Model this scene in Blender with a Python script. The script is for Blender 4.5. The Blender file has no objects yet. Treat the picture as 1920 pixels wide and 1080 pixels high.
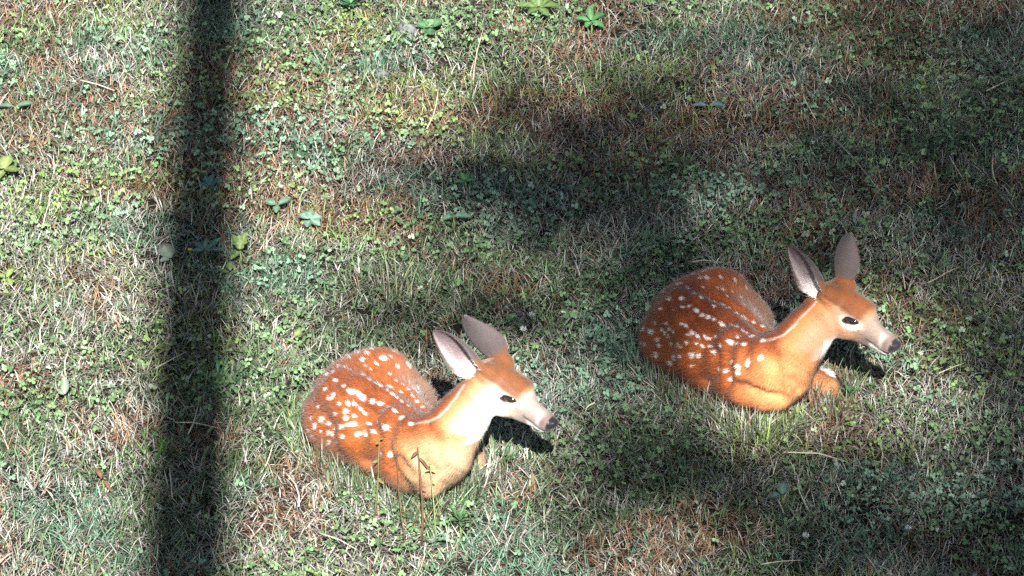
import bpy, math, random
import numpy as np
from mathutils import Vector
from mathutils.bvhtree import BVHTree

R = math.radians
scene = bpy.context.scene
COL = scene.collection
rng = np.random.default_rng(7)
random.seed(7)

# ------------------------------------------------------------------ camera
PITCH, DIST, FPX = R(28.0), 14.0, 10067.0
CAM = np.array([0.0, -DIST * math.cos(PITCH), DIST * math.sin(PITCH)])
FWD = np.array([0.0, math.cos(PITCH), -math.sin(PITCH)])
UPV = np.array([0.0, math.sin(PITCH), math.cos(PITCH)])
RGT = np.array([1.0, 0.0, 0.0])
cd = bpy.data.cameras.new('camera')
cam = bpy.data.objects.new('camera', cd)
COL.objects.link(cam)
cam.location = CAM
cam.rotation_euler = (math.pi / 2 - PITCH, 0, 0)
cd.sensor_width = 36.0
cd.lens = 36.0 * FPX / 1920.0
cd.clip_end = 2000.0
scene.camera = cam

# ------------------------------------------------------------------ sky, sun, exposure
SUN_EL = R(39.0)
SUN_H = np.array([0.033, -1.0]); SUN_H = SUN_H / np.linalg.norm(SUN_H)      # horizontal direction towards the sun
SUN_DIR = np.array([SUN_H[0] * math.cos(SUN_EL), SUN_H[1] * math.cos(SUN_EL), math.sin(SUN_EL)])
world = bpy.data.worlds.new('World')
scene.world = world
world.use_nodes = True
wn = world.node_tree
sky = wn.nodes.new('ShaderNodeTexSky')
sky.sky_type = 'NISHITA'
sky.sun_disc = False
sky.sun_elevation = SUN_EL
sky.sun_rotation = math.atan2(SUN_H[0], SUN_H[1])
wn.links.new(sky.outputs[0], wn.nodes['Background'].inputs[0])
wn.nodes['Background'].inputs[1].default_value = 0.05
sd = bpy.data.lights.new('sun', 'SUN')
sd.energy = 5.0
sd.angle = R(0.55)
sd.color = (1.0, 0.98, 0.945)
sun = bpy.data.objects.new('sun', sd)
COL.objects.link(sun)
sun.rotation_euler = Vector(SUN_DIR).to_track_quat('Z', 'Y').to_euler()
vs = scene.view_settings
vs.view_transform = 'Standard'
vs.look = 'None'
vs.gamma = 1.0
vs.use_curve_mapping = False
vs.exposure = 1.75
scene.cycles.use_denoising = False

# ------------------------------------------------------------------ helpers
def W(u, v, z=0.0):
    """the point of height z seen in the photograph at (u, v)"""
    d = FWD + (u - 960.0) / FPX * RGT + (540.0 - v) / FPX * UPV
    return CAM + d * ((z - CAM[2]) / d[2])

def unit(a):
    a = np.asarray(a, float)
    return a / np.linalg.norm(a)

def hash2(ix, iy, seed):
    h = (ix.astype(np.int64) * 374761393 + iy.astype(np.int64) * 668265263 + seed * 974634777) & 0x7fffffff
    h = ((h ^ (h >> 13)) * 1274126177) & 0x7fffffff
    return ((h ^ (h >> 16)) & 0xffff) / 65535.0

def vnoise(x, y, scale, seed, octaves=3):
    tot = np.zeros_like(x, dtype=float); amp = 1.0; s = 0.0
    for o in range(octaves):
        fx = x / scale * 2 ** o + 57.3 * o; fy = y / scale * 2 ** o - 31.7 * o
        ix = np.floor(fx); iy = np.floor(fy)
        tx = fx - ix; ty = fy - iy
        tx = tx * tx * (3 - 2 * tx); ty = ty * ty * (3 - 2 * ty)
        a = hash2(ix, iy, seed + o); b = hash2(ix + 1, iy, seed + o)
        c = hash2(ix, iy + 1, seed + o); d = hash2(ix + 1, iy + 1, seed + o)
        tot += amp * ((a * (1 - tx) + b * tx) * (1 - ty) + (c * (1 - tx) + d * tx) * ty)
        s += amp; amp *= 0.5
    return tot / s

def sstep(a, b, x):
    t = np.clip((x - a) / (b - a), 0, 1)
    return t * t * (3 - 2 * t)

def gz(x, y):
    """height of the ground"""
    x = np.asarray(x, float); y = np.asarray(y, float)
    fade = np.clip(1.5 - np.maximum(np.abs(x), np.abs(y)) / 8.0, 0, 1)
    return fade * (0.035 * (vnoise(x, y, 0.55, 3) - 0.5) + 0.02 * (vnoise(x, y, 0.16, 5, 2) - 0.5))

def build_mesh(name, verts, faces, mat, cols=None, parent=None, smooth=True, normals=None, extra=None):
    verts = np.asarray(verts, np.float32); faces = np.asarray(faces, np.int32)
    n = faces.shape[1]
    me = bpy.data.meshes.new(name)
    me.vertices.add(len(verts)); me.vertices.foreach_set('co', verts.ravel())
    me.loops.add(faces.size); me.loops.foreach_set('vertex_index', faces.ravel())
    me.polygons.add(len(faces))
    me.polygons.foreach_set('loop_start', np.arange(0, faces.size, n, dtype=np.int32))
    me.polygons.foreach_set('use_smooth', np.full(len(faces), smooth))
    me.update(calc_edges=True)
    if cols is not None:
        at = me.color_attributes.new('Col', 'FLOAT_COLOR', 'POINT')
        c4 = np.ones((len(verts), 4), np.float32); c4[:, :3] = cols
        at.data.foreach_set('color', c4.ravel())
    if extra is not None:
        for k, arr in extra.items():
            at = me.attributes.new(k, 'FLOAT', 'POINT'); at.data.foreach_set('value', np.asarray(arr, np.float32))
    if normals is not None:
        me.normals_split_custom_set_from_vertices(np.asarray(normals, np.float32).tolist())
    me.materials.append(mat)
    ob = bpy.data.objects.new(name, me)
    COL.objects.link(ob)
    if parent is not None:
        ob.parent = parent
    return ob

def empty(name, loc, label, cat, group=None):
    o = bpy.data.objects.new(name, None)
    COL.objects.link(o)
    o.location = loc
    o.empty_display_size = 0.05
    o['label'] = label; o['category'] = cat
    if group: o['group'] = group
    return o

def tag(o, label, cat, group=None, kind=None):
    o['label'] = label; o['category'] = cat
    if group: o['group'] = group
    if kind: o['kind'] = kind
    return o

# ------------------------------------------------------------------ materials
def new_mat(name):
    m = bpy.data.materials.new(name); m.use_nodes = True
    nt = m.node_tree
    return m, nt, nt.nodes['Principled BSDF'], nt.nodes['Material Output']

def leaf_material(name, translucency=0.3, rough=0.5, spec=0.3, noise_amt=0.25, noise_scale=90.0):
    m, nt, pb, out = new_mat(name)
    at = nt.nodes.new('ShaderNodeAttribute'); at.attribute_name = 'Col'
    tc = nt.nodes.new('ShaderNodeTexCoord')
    nz = nt.nodes.new('ShaderNodeTexNoise'); nz.inputs['Scale'].default_value = noise_scale; nz.inputs['Detail'].default_value = 3
    nt.links.new(tc.outputs['Object'], nz.inputs['Vector'])
    mr = nt.nodes.new('ShaderNodeMapRange')
    mr.inputs['From Min'].default_value = 0.3; mr.inputs['From Max'].default_value = 0.7
    mr.inputs['To Min'].default_value = 1 - noise_amt; mr.inputs['To Max'].default_value = 1 + noise_amt
    nt.links.new(nz.outputs['Fac'], mr.inputs['Value'])
    mx = nt.nodes.new('ShaderNodeVectorMath'); mx.operation = 'SCALE'
    nt.links.new(at.outputs['Color'], mx.inputs[0]); nt.links.new(mr.outputs[0], mx.inputs['Scale'])
    nt.links.new(mx.outputs[0], pb.inputs['Base Color'])
    pb.inputs['Roughness'].default_value = rough
    pb.inputs['Specular IOR Level'].default_value = spec
    tr = nt.nodes.new('ShaderNodeBsdfTranslucent')
    nt.links.new(mx.outputs[0], tr.inputs['Color'])
    ms = nt.nodes.new('ShaderNodeMixShader'); ms.inputs[0].default_value = translucency
    nt.links.new(pb.outputs[0], ms.inputs[1]); nt.links.new(tr.outputs[0], ms.inputs[2])
    nt.links.new(ms.outputs[0], out.inputs['Surface'])
    return m

M_GRASS = leaf_material('grass_blades', 0.14, 0.6, 0.12)
M_STRAW = leaf_material('dry_straw', 0.08, 0.65, 0.15)
M_LEAF = leaf_material('broad_leaf', 0.14, 0.5, 0.2, 0.2, 140.0)
M_TREELEAF = leaf_material('tree_leaf', 0.1, 0.5, 0.3)

def soil_material():
    m, nt, pb, out = new_mat('soil')
    tc = nt.nodes.new('ShaderNodeTexCoord')
    n1 = nt.nodes.new('ShaderNodeTexNoise'); n1.inputs['Scale'].default_value = 4.0; n1.inputs['Detail'].default_value = 8
    n2 = nt.nodes.new('ShaderNodeTexNoise'); n2.inputs['Scale'].default_value = 130.0; n2.inputs['Detail'].default_value = 5
    nt.links.new(tc.outputs['Object'], n1.inputs['Vector']); nt.links.new(tc.outputs['Object'], n2.inputs['Vector'])
    r1 = nt.nodes.new('ShaderNodeValToRGB')
    r1.color_ramp.elements[0].position = 0.3; r1.color_ramp.elements[0].color = (0.010, 0.012, 0.008, 1)
    r1.color_ramp.elements[1].position = 0.7; r1.color_ramp.elements[1].color = (0.030, 0.024, 0.017, 1)
    r2 = nt.nodes.new('ShaderNodeValToRGB')
    r2.color_ramp.elements[0].position = 0.35; r2.color_ramp.elements[0].color = (0.35, 0.35, 0.35, 1)
    r2.color_ramp.elements[1].position = 0.7; r2.color_ramp.elements[1].color = (1.5, 1.4, 1.2, 1)
    nt.links.new(n1.outputs['Fac'], r1.inputs[0]); nt.links.new(n2.outputs['Fac'], r2.inputs[0])
    mx = nt.nodes.new('ShaderNodeMix'); mx.data_type = 'RGBA'; mx.blend_type = 'MULTIPLY'; mx.inputs[0].default_value = 1
    nt.links.new(r1.outputs[0], mx.inputs[6]); nt.links.new(r2.outputs[0], mx.inputs[7])
    nt.links.new(mx.outputs[2], pb.inputs['Base Color'])
    pb.inputs['Roughness'].default_value = 0.95; pb.inputs['Specular IOR Level'].default_value = 0.1
    bp = nt.nodes.new('ShaderNodeBump'); bp.inputs['Strength'].default_value = 0.8; bp.inputs['Distance'].default_value = 0.01
    nt.links.new(n2.outputs['Fac'], bp.inputs['Height']); nt.links.new(bp.outputs[0], pb.inputs['Normal'])
    return m
M_SOIL = soil_material()

def coat_material(name, rough=0.75, spec=0.18, bump=True):
    m, nt, pb, out = new_mat(name)
    at = nt.nodes.new('ShaderNodeAttribute'); at.attribute_name = 'Col'
    ag = nt.nodes.new('ShaderNodeAttribute'); ag.attribute_name = 'wet'
    nt.links.new(at.outputs['Color'], pb.inputs['Base Color'])
    mr = nt.nodes.new('ShaderNodeMapRange')
    mr.inputs['To Min'].default_value = rough; mr.inputs['To Max'].default_value = 0.28
    nt.links.new(ag.outputs['Fac'], mr.inputs['Value']); nt.links.new(mr.outputs[0], pb.inputs['Roughness'])
    pb.inputs['Specular IOR Level'].default_value = spec
    pb.inputs['Sheen Weight'].default_value = 0.12
    pb.inputs['Sheen Roughness'].default_value = 0.5
    if bump:
        tc = nt.nodes.new('ShaderNodeTexCoord')
        nz = nt.nodes.new('ShaderNodeTexNoise'); nz.inputs['Scale'].default_value = 260; nz.inputs['Detail'].default_value = 3
        nt.links.new(tc.outputs['Object'], nz.inputs['Vector'])
        bp = nt.nodes.new('ShaderNodeBump'); bp.inputs['Strength'].default_value = 0.35; bp.inputs['Distance'].default_value = 0.003
        nt.links.new(nz.outputs['Fac'], bp.inputs['Height']); nt.links.new(bp.outputs[0], pb.inputs['Normal'])
    return m
M_COAT = coat_material('fawn_coat')
M_FUR = coat_material('fawn_fur', 0.6, 0.2, False)

def plain(name, col, rough, spec=0.5, coat=0.0, var=0.0):
    m, nt, pb, out = new_mat(name)
    pb.inputs['Base Color'].default_value = (*col, 1)
    if var:
        tc = nt.nodes.new('ShaderNodeTexCoord'); nz = nt.nodes.new('ShaderNodeTexNoise')
        nz.inputs['Scale'].default_value = 40; nz.inputs['Detail'].default_value = 6
        nt.links.new(tc.outputs['Object'], nz.inputs['Vector'])
        rp = nt.nodes.new('ShaderNodeValToRGB')
        rp.color_ramp.elements[0].position = 0.3; rp.color_ramp.elements[1].position = 0.7
        rp.color_ramp.elements[0].color = (*[c * (1 - var) for c in col], 1)
        rp.color_ramp.elements[1].color = (*[c * (1 + var) for c in col], 1)
        nt.links.new(nz.outputs['Fac'], rp.inputs[0]); nt.links.new(rp.outputs[0], pb.inputs['Base Color'])
    pb.inputs['Roughness'].default_value = rough
    pb.inputs['Specular IOR Level'].default_value = spec
    pb.inputs['Coat Weight'].default_value = coat
    return m
M_EYE = plain('eye_dark', (0.012, 0.008, 0.006), 0.12, 0.6, 0.5)
M_HOOF = plain('hoof_black', (0.018, 0.016, 0.017), 0.4, 0.5, 0, 0.4)
M_LASH = plain('lash_dark', (0.02, 0.014, 0.012), 0.6)
M_WHISKER = plain('whisker', (0.12, 0.1, 0.09), 0.5)
M_BARK = plain('tree_bark', (0.11, 0.085, 0.065), 0.9, 0.2, 0, 0.45)
M_STONE = plain('grey_stone', (0.13, 0.13, 0.135), 0.8, 0.3, 0, 0.35)
M_PETAL = plain('clover_petal', (0.75, 0.72, 0.7), 0.6, 0.3, 0, 0.1)
M_YELLOW = plain('yellow_petal', (0.7, 0.5, 0.04), 0.5, 0.3, 0, 0.1)

# ------------------------------------------------------------------ ground
def axis_coords(lo, hi, step, far):
    a = list(np.arange(lo, hi + 1e-6, step))
    s = step
    x = a[-1]
    while x < far:
        s *= 1.5; x += s; a.append(x)
    s = step; x = a[0]; pre = []
    while x > -far:
        s *= 1.5; x -= s; pre.append(x)
    return np.array(pre[::-1] + a)
gx = axis_coords(-3.2, 3.2, 0.05, 400.0); gy = axis_coords(-3.4, 3.8, 0.05, 400.0)
GX, GY = np.meshgrid(gx, gy, indexing='ij')
gv = np.stack([GX, GY, gz(GX, GY)], -1).reshape(-1, 3)
nx, ny = len(gx), len(gy)
ii = np.arange(nx * ny).reshape(nx, ny)
gf = np.stack([ii[:-1, :-1], ii[1:, :-1], ii[1:, 1:], ii[:-1, 1:]], -1).reshape(-1, 4)
ground = build_mesh('ground', gv, gf, M_SOIL)
ground['kind'] = 'structure'

# ------------------------------------------------------------------ trees behind the viewpoint, whose shade lies on the turf
def tube(points, radii, sides=8):
    P = np.asarray(points, float); V = []; F = []
    for i, p in enumerate(P):
        t = unit(P[min(i + 1, len(P) - 1)] - P[max(i - 1, 0)])
        a = np.cross(t, [0.0, 0.0, 1.0] if abs(t[2]) < 0.9 else [1.0, 0, 0]); a = unit(a); b = np.cross(t, a)
        for k in range(sides):
            an = 2 * math.pi * k / sides
            V.append(p + radii[i] * (math.cos(an) * a + math.sin(an) * b))
    for i in range(len(P) - 1):
        for k in range(sides):
            k2 = (k + 1) % sides
            F.append((i * sides + k, i * sides + k2, (i + 1) * sides + k2, (i + 1) * sides + k))
    # close the ends with degenerate-free fans of quads
    for base, end in ((0, False), ((len(P) - 1) * sides, True)):
        for k in range(1, sides - 1, 2):
            q = (base, base + k, base + k + 1, base + (k + 2) % sides)
            if len(set(q)) == 4:
                F.append(q if end else q[::-1])
    return np.array(V), np.array(F)

def merge(parts):
    V = []; F = []; n = 0
    for v, f in parts:
        V.append(v); F.append(f + n); n += len(v)
    return np.concatenate(V), np.concatenate(F)

def px_ground(u, v):
    p = W(u, v, 0.0); return p[0], p[1]

# how thick the foliage stands between each spot of turf and the sun: (u, v, radius_u, radius_v, leaf layers)
SHADE = [
    (1160, 310, 265, 125, 3.6), (1330, 300, 330, 140, 3.0), (1580, 330, 330, 150, 2.0), (1830, 300, 260, 280, 2.3), (980, 220, 120, 55, 0.7),
    (1330, 130, 260, 80, 1.1), (1720, 60, 330, 140, 1.7), (1230, 20, 180, 50, 0.6), (1890, 100, 130, 180, 2.4),
    (1020, 450, 200, 75, 1.2), (1190, 510, 200, 90, 2.0), (740, 570, 150, 70, 0.6), (920, 600, 190, 75, 1.1),
    (1500, 480, 260, 80, 2.2), (1830, 560, 180, 140, 2.2), (1290, 640, 110, 55, 1.3), (1110, 690, 130, 80, 0.8),
    (1230, 720, 110, 70, 0.9), (1820, 700, 150, 90, 1.3), (1330, 800, 150, 60, 0.7), (1150, 830, 90, 70, 1.6), (1220, 890, 150, 80, 2.6),
    (1400, 910, 160, 55, 1.8), (1420, 980, 220, 60, 1.2), (1700, 1000, 220, 80, 2.3), (1870, 1040, 170, 110, 3.4), (1900, 860, 100, 120, 1.9),
    (1640, 860, 200, 50, 0.6), (1540, 1070, 200, 45, 1.1), (1090, 960, 100, 60, 1.0), (2050, 540, 200, 600, 2.4),
]
CLEAR = [(790, 815, 270, 110, 1.0), (950, 790, 120, 70, 1.0), (1640, 675, 185, 120, 1.0), (1530, 705, 150, 85, 1.0), (1480, 775, 160, 65, 1.0), (720, 980, 340, 90, 0.9), (1580, 790, 200, 50, 0.55)]
def shade_density(u, v):
    d = np.zeros_like(u)
    for a, b, ru, rv, s in SHADE:
        q = ((u - a) / ru) ** 2 + ((v - b) / rv) ** 2
        d = np.maximum(d, s * np.exp(-.85 * q))
    for a, b, ru, rv, s in CLEAR:
        q = ((u - a) / ru) ** 2 + ((v - b) / rv) ** 2
        d = d * (1 - s * np.clip(1.5 - 1.1 * q, 0, 1))
    return d

def leaf_disc_faces(n):
    b = np.arange(n)[:, None] * 6
    return np.concatenate([b + np.array([[0, 1, 2, 3]]), b + np.array([[0, 3, 4, 5]])], 1).reshape(-1, 4)

def leaf_cloud(centres, size, r):
    n = len(centres)
    nrm = r.normal(size=(n, 3)); nrm[:, 2] = np.abs(nrm[:, 2]) + 0.6; nrm /= np.linalg.norm(nrm, axis=1)[:, None]
    a = np.cross(nrm, r.normal(size=(n, 3))); a /= np.linalg.norm(a, axis=1)[:, None]
    b = np.cross(nrm, a)
    s = size * r.uniform(0.7, 1.3, n)[:, None]
    V = np.stack([centres - a * s, centres - a * s * 0.35 + b * s * 0.55, centres + a * s * 0.35 + b * s * 0.5,
                  centres + a * s, centres + a * s * 0.3 - b * s * 0.52 - nrm * s * 0.1, centres - a * s * 0.4 - b * s * 0.55], 1)
    return V.reshape(-1, 3), leaf_disc_faces(n)

def tree_cols(n, r, base):
    c = np.array(base)[None] * r.uniform(0.6, 1.35, (n, 1)) * r.uniform(0.85, 1.15, (n, 3))
    return np.repeat(c, 6, 0)

def build_trees():
    r = np.random.default_rng(21)
    # slender straight tree: its trunk lays the narrow band of shade
    ty = -11.0
    x_line = lambda y: -0.768 - 0.033 * (y + 1.45)
    base = np.array([x_line(ty), ty, 0.0])
    t = empty('slender_tree', tuple(base), 'tall slender tree behind the viewpoint whose trunk shades a dark band', 'tree')
    zs = np.linspace(-0.1, 14.5, 12)
    pts = [(0.012 * math.sin(z * 1.3), 0.02 * math.sin(z * 0.9), z) for z in zs]
    rad = [0.128 - 0.0018 * z if z < 10.8 else 0.1085 - 0.016 * (z - 10.8) for z in zs]
    v, f = tube(pts, rad, 12)
    build_mesh('trunk', v, f, M_BARK, parent=t)
    limbs = []; leaf = []
    for k in range(16):
        z0 = r.uniform(11.6, 14.2); an = r.uniform(0, 2 * math.pi); L = r.uniform(0.7, 1.6)
        e = np.array([math.cos(an) * L, math.sin(an) * L, z0 + L * 0.5])
        limbs.append(tube([(0, 0, z0), e * [0.5, 0.5, 1] + [0, 0, -0.1], e], [0.025, 0.016, 0.007], 6))
        leaf.append(e + r.normal(size=(120, 3)) * [0.4, 0.4, 0.35])
    v, f = merge(limbs); build_mesh('limbs', v, f, M_BARK, parent=t)
    c = np.concatenate(leaf); v, f = leaf_cloud(c, 0.06, r)
    build_mesh('crown', v, f, M_TREELEAF, tree_cols(len(c), r, (0.06, 0.11, 0.03)), parent=t, smooth=False)
    # broad tree: its crown lays the dapples on the right
    cand_u = r.uniform(500, 2250, 90000); cand_v = r.uniform(-250, 1300, 90000)
    p = np.array([px_ground(a, b) for a, b in zip(cand_u[:1], cand_v[:1])])
    d = FWD[None] + ((cand_u - 960) / FPX)[:, None] * RGT + ((540 - cand_v) / FPX)[:, None] * UPV
    G = CAM + d * (-CAM[2] / d[:, 2])[:, None]
    # sample evenly per ground area: perspective is weak, weight by depth squared
    dens = shade_density(cand_u, cand_v)
    area = (G[:, 0].max() - G[:, 0].min()) * (G[:, 1].max() - G[:, 1].min())
    leaf_a = 0.0068
    keep = r.random(90000) < dens / leaf_a * area / 90000 * 1.95 * (.55 + .9 * vnoise(G[:, 0], G[:, 1], .22, 19, 2))
    G = G[keep]
    # leaves gather in boughs: each patch of turf belongs to one bough height
    h = 11.5 + 4.0 * vnoise(G[:, 0], G[:, 1], 0.8, 11, 2) + r.normal(size=len(G)) * 0.4
    C = G.copy()
    C[:, :2] += SUN_H * (h / math.tan(SUN_EL))[:, None]
    C[:, 2] = h
    tb = np.array([3.4, -19.0, 0.0])
    t2 = empty('broad_tree', tuple(tb), 'broad leafy tree behind the viewpoint whose crown dapples the turf', 'tree')
    L = C - tb
    v, f = leaf_cloud(L, 0.062, r)
    build_mesh('crown', v, f, M_TREELEAF, tree_cols(len(L), r, (0.055, 0.1, 0.03)), parent=t2, smooth=False)
    zs = np.linspace(-0.1, 12.5, 9)
    v, f = tube([(0.05 * math.sin(z), 0.08 * math.sin(z * 0.7), z) for z in zs], [0.26 - 0.016 * z for z in zs], 14)
    build_mesh('trunk', v, f, M_BARK, parent=t2)
    limbs = []
    pick = r.choice(len(L), 46, replace=False)
    for i in pick:
        e = L[i]; z0 = r.uniform(7.0, 12.0)
        m = np.array([0, 0, z0]) * 0.55 + e * 0.45 + [0, 0, 0.5]
        q = np.array([0, 0, z0]) * 0.2 + e * 0.8 + [0, 0, 0.3]
        limbs.append(tube([(0, 0, z0), m, q, e], [0.035, 0.02, 0.011, 0.004], 6))
    v, f = merge(limbs); build_mesh('limbs', v, f, M_BARK, parent=t2)
build_trees()

def build_sky_block_trees():
    # unseen trees added round the clearing to block sky light, clear of the sun's path
    r = np.random.default_rng(63)
    spots = [(-7.5, -13), (-9.5, -7.5), (-10, -2), (-10.5, 3.5), (-8, 8.5), (-3.5, 11.5), (1.5, 11), (6, 10), (9.5, 6), (10.5, .5), (10, -5), (9.5, -10.5), (-6.5, -18), (9, -17)]
    for (x, y) in spots:
        H = r.uniform(13, 17)
        base = np.array([x + r.normal() * .4, y + r.normal() * .4, -.05])
        t = empty('sky_block_tree', tuple(base), 'tall leafy tree added out of view to cut sky light on the clearing', 'tree', 'unseen trees added to cut sky light')
        zs = np.linspace(0, H * .9, 9)
        v, f = tube([(.12 * math.sin(z * .5 + x), .12 * math.cos(z * .4 + y), z) for z in zs], [.22 * (1 - .9 * z / H) for z in zs], 10)
        build_mesh('trunk', v, f, M_BARK, parent=t)
        limbs = []; leaf = []
        for k in range(34):
            z0 = r.uniform(.14, .86) * H; an = r.uniform(0, 6.283); L = r.uniform(1.2, 3.2) * (1.15 - .6 * z0 / H)
            e = np.array([math.cos(an) * L, math.sin(an) * L, z0 + .35 * L])
            limbs.append(tube([(0, 0, z0), e * [.5, .5, 1] + [0, 0, -.2], e], [.05, .03, .01], 6))
            leaf.append(e * [.85, .85, 1] + r.normal(size=(95, 3)) * [.75, .75, .6])
        v, f = merge(limbs); build_mesh('limbs', v, f, M_BARK, parent=t)
        c = np.concatenate(leaf); c = c[c[:, 2] > .6]
        v, f = leaf_cloud(c, .17, r)
        build_mesh('crown', v, f, M_TREELEAF, tree_cols(len(c), r, (.045, .085, .028)), parent=t, smooth=False)
build_sky_block_trees()

# ------------------------------------------------------------------ fawns
GRID = 0.0032
class Field:
    """signed distance on a grid; shapes are blended smoothly into one body"""
    def __init__(self, lo, hi, h=GRID):
        self.lo = np.array(lo); self.h = h
        self.n = np.ceil((np.array(hi) - self.lo) / h).astype(int) + 1
        self.f = np.full(self.n, 0.1, np.float32)
        self.ax = [self.lo[i] + h * np.arange(self.n[i]) for i in range(3)]
    def region(self, lo, hi, m):
        a = np.clip(((np.asarray(lo) - m - self.lo) / self.h).astype(int), 0, self.n)
        b = np.clip(((np.asarray(hi) + m - self.lo) / self.h).astype(int) + 2, 0, self.n)
        sl = tuple(slice(a[i], b[i]) for i in range(3))
        P = np.stack(np.meshgrid(*[self.ax[i][sl[i]] for i in range(3)], indexing='ij'), -1).astype(np.float32)
        return sl, P
    def blend(self, sl, d, k):
        o = self.f[sl]
        h = np.maximum(k - np.abs(o - d), 0) / k
        self.f[sl] = np.minimum(o, d) - h * h * k * 0.25
    def carve(self, sl, d, k):
        o = self.f[sl]; d = -d
        h = np.maximum(k - np.abs(o - d), 0) / k
        self.f[sl] = np.maximum(o, d) + h * h * k * 0.25
    def ell(self, c, axes, rad, k=0.03, cut=False):
        c = np.asarray(c, np.float32); axes = np.asarray(axes, np.float32); rad = np.asarray(rad, np.float32)
        m = float(rad.max())
        sl, P = self.region(c - m, c + m, 0.055)
        q = (P - c) @ axes.T
        k0 = np.linalg.norm(q / rad, axis=-1); k1 = np.linalg.norm(q / rad ** 2, axis=-1) + 1e-9
        d = k0 * (k0 - 1) / k1
        (self.carve if cut else self.blend)(sl, d, k)
    def cap(self, a, b, ra, rb, k=0.03, sq=None):
        a = np.asarray(a, np.float32); b = np.asarray(b, np.float32)
        m = max(ra, rb)
        sl, P = self.region(np.minimum(a, b) - m, np.maximum(a, b) + m, 0.055)
        ab = b - a; L2 = float(ab @ ab)
        q = P - a
        if sq is not None:
            dv = np.asarray(sq[0], np.float32); fac = sq[1]
            dv = dv - ab * (dv @ ab) / L2; dv = dv / np.linalg.norm(dv)
            q = q + dv * ((q @ dv) * (1.0 / fac - 1.0))[..., None]
        t = np.clip((q @ ab) / L2, 0, 1)
        d = np.linalg.norm(q - t[..., None] * ab, axis=-1) - (ra + (rb - ra) * t)
        self.blend(sl, d, k)
    def sample(self, P):
        i = np.clip(np.round((P - self.lo) / self.h).astype(int), 0, self.n - 1)
        return self.f[i[:, 0], i[:, 1], i[:, 2]]
    def mesh(self):
        f = self.f; ins = f < 0
        nx, ny, nz = f.shape
        cnt = np.zeros((nx - 1, ny - 1, nz - 1), np.int8)
        corners = [(i, j, k) for i in (0, 1) for j in (0, 1) for k in (0, 1)]
        for i, j, k in corners:
            cnt += ins[i:nx - 1 + i, j:ny - 1 + j, k:nz - 1 + k]
        act = np.argwhere((cnt > 0) & (cnt < 8))
        idx = np.full(cnt.shape, -1, np.int32)
        idx[act[:, 0], act[:, 1], act[:, 2]] = np.arange(len(act))
        vals = np.stack([f[act[:, 0] + i, act[:, 1] + j, act[:, 2] + k] for i, j, k in corners], 1)
        S = np.zeros((len(act), 3)); N = np.zeros(len(act))
        ca = np.array(corners, float)
        for a in range(8):
            for b in range(a + 1, 8):
                if np.abs(ca[a] - ca[b]).sum() == 1:
                    va, vb = vals[:, a], vals[:, b]
                    x = (va < 0) != (vb < 0)
                    t = np.where(x, va / np.where(x, va - vb, 1), 0)
                    S += np.where(x[:, None], ca[a] + t[:, None] * (ca[b] - ca[a]), 0); N += x
        V = self.lo + self.h * (act + S / N[:, None])
        faces = []
        for ax in range(3):
            s0 = [slice(1, -1)] * 3; s1 = [slice(1, -1)] * 3
            s0[ax] = slice(0, -1); s1[ax] = slice(1, None)
            A = ins[tuple(s0)]; B = ins[tuple(s1)]
            e = np.argwhere(A != B)
            inside_first = A[e[:, 0], e[:, 1], e[:, 2]]
            e = e + 1; e[:, ax] -= 1
            o1, o2 = (ax + 1) % 3, (ax + 2) % 3
            def cell(d1, d2):
                c = e.copy(); c[:, o1] -= d1; c[:, o2] -= d2
                return idx[c[:, 0], c[:, 1], c[:, 2]]
            q = np.stack([cell(1, 1), cell(0, 1), cell(0, 0), cell(1, 0)], 1)
            q[~inside_first] = q[~inside_first][:, ::-1]
            faces.append(q)
        F = np.concatenate(faces)
        return V, F[(F >= 0).all(1)]

def vert_normals(V, F):
    n = np.cross(V[F[:, 2]] - V[F[:, 0]], V[F[:, 3]] - V[F[:, 1]])
    N = np.zeros_like(V)
    for k in range(4):
        np.add.at(N, F[:, k], n)
    return N / (np.linalg.norm(N, axis=1)[:, None] + 1e-12)

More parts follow.
